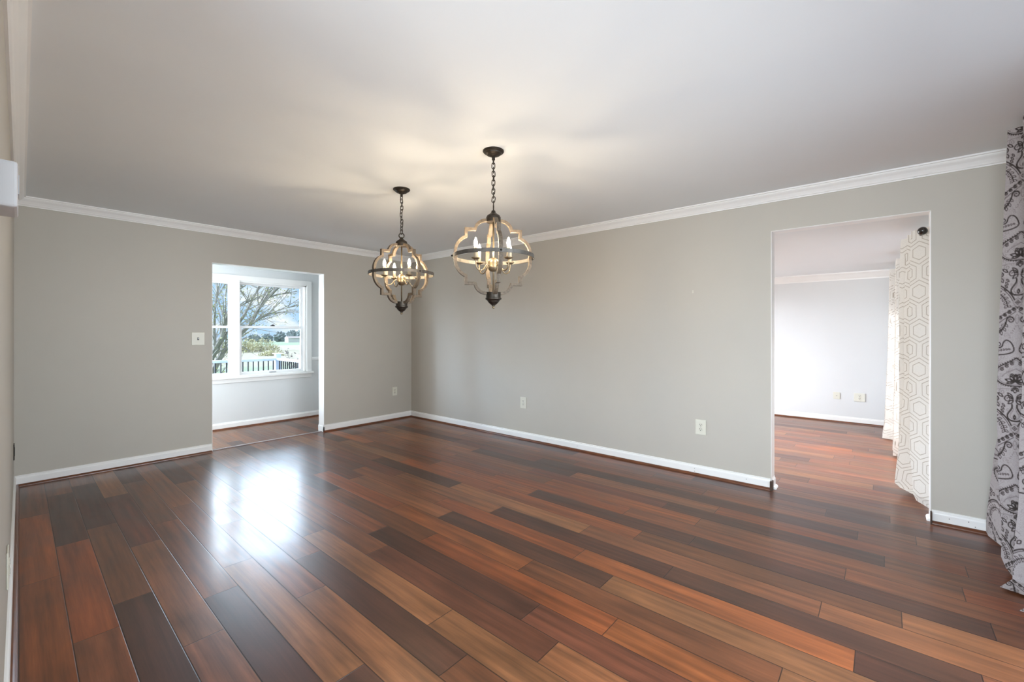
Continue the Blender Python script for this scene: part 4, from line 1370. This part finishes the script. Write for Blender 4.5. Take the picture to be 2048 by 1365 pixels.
def blob(name, label, cat, p, w, d, h, m, seed, group=None, rough=0.25):
    bm = bmesh.new()
    bmesh.ops.create_icosphere(bm, subdivisions=4, radius=1)
    r = random.Random(seed)
    ph = [(r.uniform(2, 7), r.uniform(2, 7), r.uniform(2, 7), r.uniform(0, 6)) for _ in range(7)]
    for v in bm.verts:
        n = v.co.normalized()
        k = 1 + rough * sum(math.sin(a * n.x * 1.7 + q) * math.sin(b * n.y * 1.7 - q) * math.sin(c * n.z * 1.7 + 2 * q) for a, b, c, q in ph) / 2.0
        v.co = Vector((n.x * k * w / 2, n.y * k * d / 2, (n.z * k * 0.5 + 0.5) * h))
    o = obj(name, bm, m, None, smooth=False, loc=p)
    return tag(o, label, cat, group)


lab = ['round dark tree at the left end of the far tree line', 'low broad tree in the far tree line, left of the barn', 'tree behind the white barn on the horizon', 'tall tree right of the white barn on the horizon', 'rightmost tree of the far tree line']
for i, (px, wd, hh) in enumerate(((508, 8.0, 5.5), (534, 8.0, 6.2), (560, 8.0, 7.2), (584, 7.6, 8.8), (606, 8.0, 9.4))):
    p = far(px, 684, 300 + (i % 2) * 26)
    p.z = gz(p.y) - 0.5
    blob('distant_tree', lab[i], 'tree', p, wd, 5, hh, M_TREELINE, 20 + i, 'trees along the horizon')
def thicket(label, p, w, d, h, n, size, m, group, rg):
    t = thing('meadow_bush', label, 'bush', p, 0, group)
    bm = bmesh.new()
    pts = []
    for i in range(n):
        a_, q = rg.uniform(0, 2 * PI), math.sqrt(rg.random())
        x, y = math.cos(a_) * q * w / 2, math.sin(a_) * q * d / 2
        z = h * (1 - 0.75 * q * q) * rg.uniform(0.1, 1.0)
        pts.append((x, y, z))
        if i % 12 == 0:
            tube(bm, [(x * 0.8, y * 0.8, 0), (x, y, z)], [0.03, 0.008], 4)
    obj('stems', bm, M_BARK, t)
    lf_ = obj('leaves', leaf_quads(pts, size, rg, size * 0.8, 2), m, t)
    lf_['kind'] = 'stuff'


lab2 = ['yellow-green thicket left in the meadow, behind the tree', 'low thicket in the middle of the meadow', 'small meadow bush above the railing post']
for i, (px, py, dp, wd, hh, nn) in enumerate(((474, 692, 66, 7.5, 2.6, 700), (520, 690, 76, 6.5, 2.3, 600), (543, 697, 52, 2.6, 0.8, 160))):
    p = far(px, py, dp)
    p.z = gz(p.y) - 0.1
    thicket(lab2[i], p, wd, 3.0, hh, nn, 0.16, M_HEDGE, 'brush in the meadow', random.Random(40 + i))

p = far(586, 684, 240)
t = thing('barn', 'long white barn on the far field', 'building', (p.x, p.y, gz(p.y)))
obj('walls', boxes((-3.4, 3.4, -2, 2, -0.3, 2.3)), M_BARN, t)
bm = bmesh.new()
extrude_profile(bm, [(-2.4, 2.3), (2.4, 2.3), (0, 3.3)], (-3.6, 0, 0), (3.6, 0, 0), (0, 1, 0))
obj('roof', bm, M_BARNR, t)
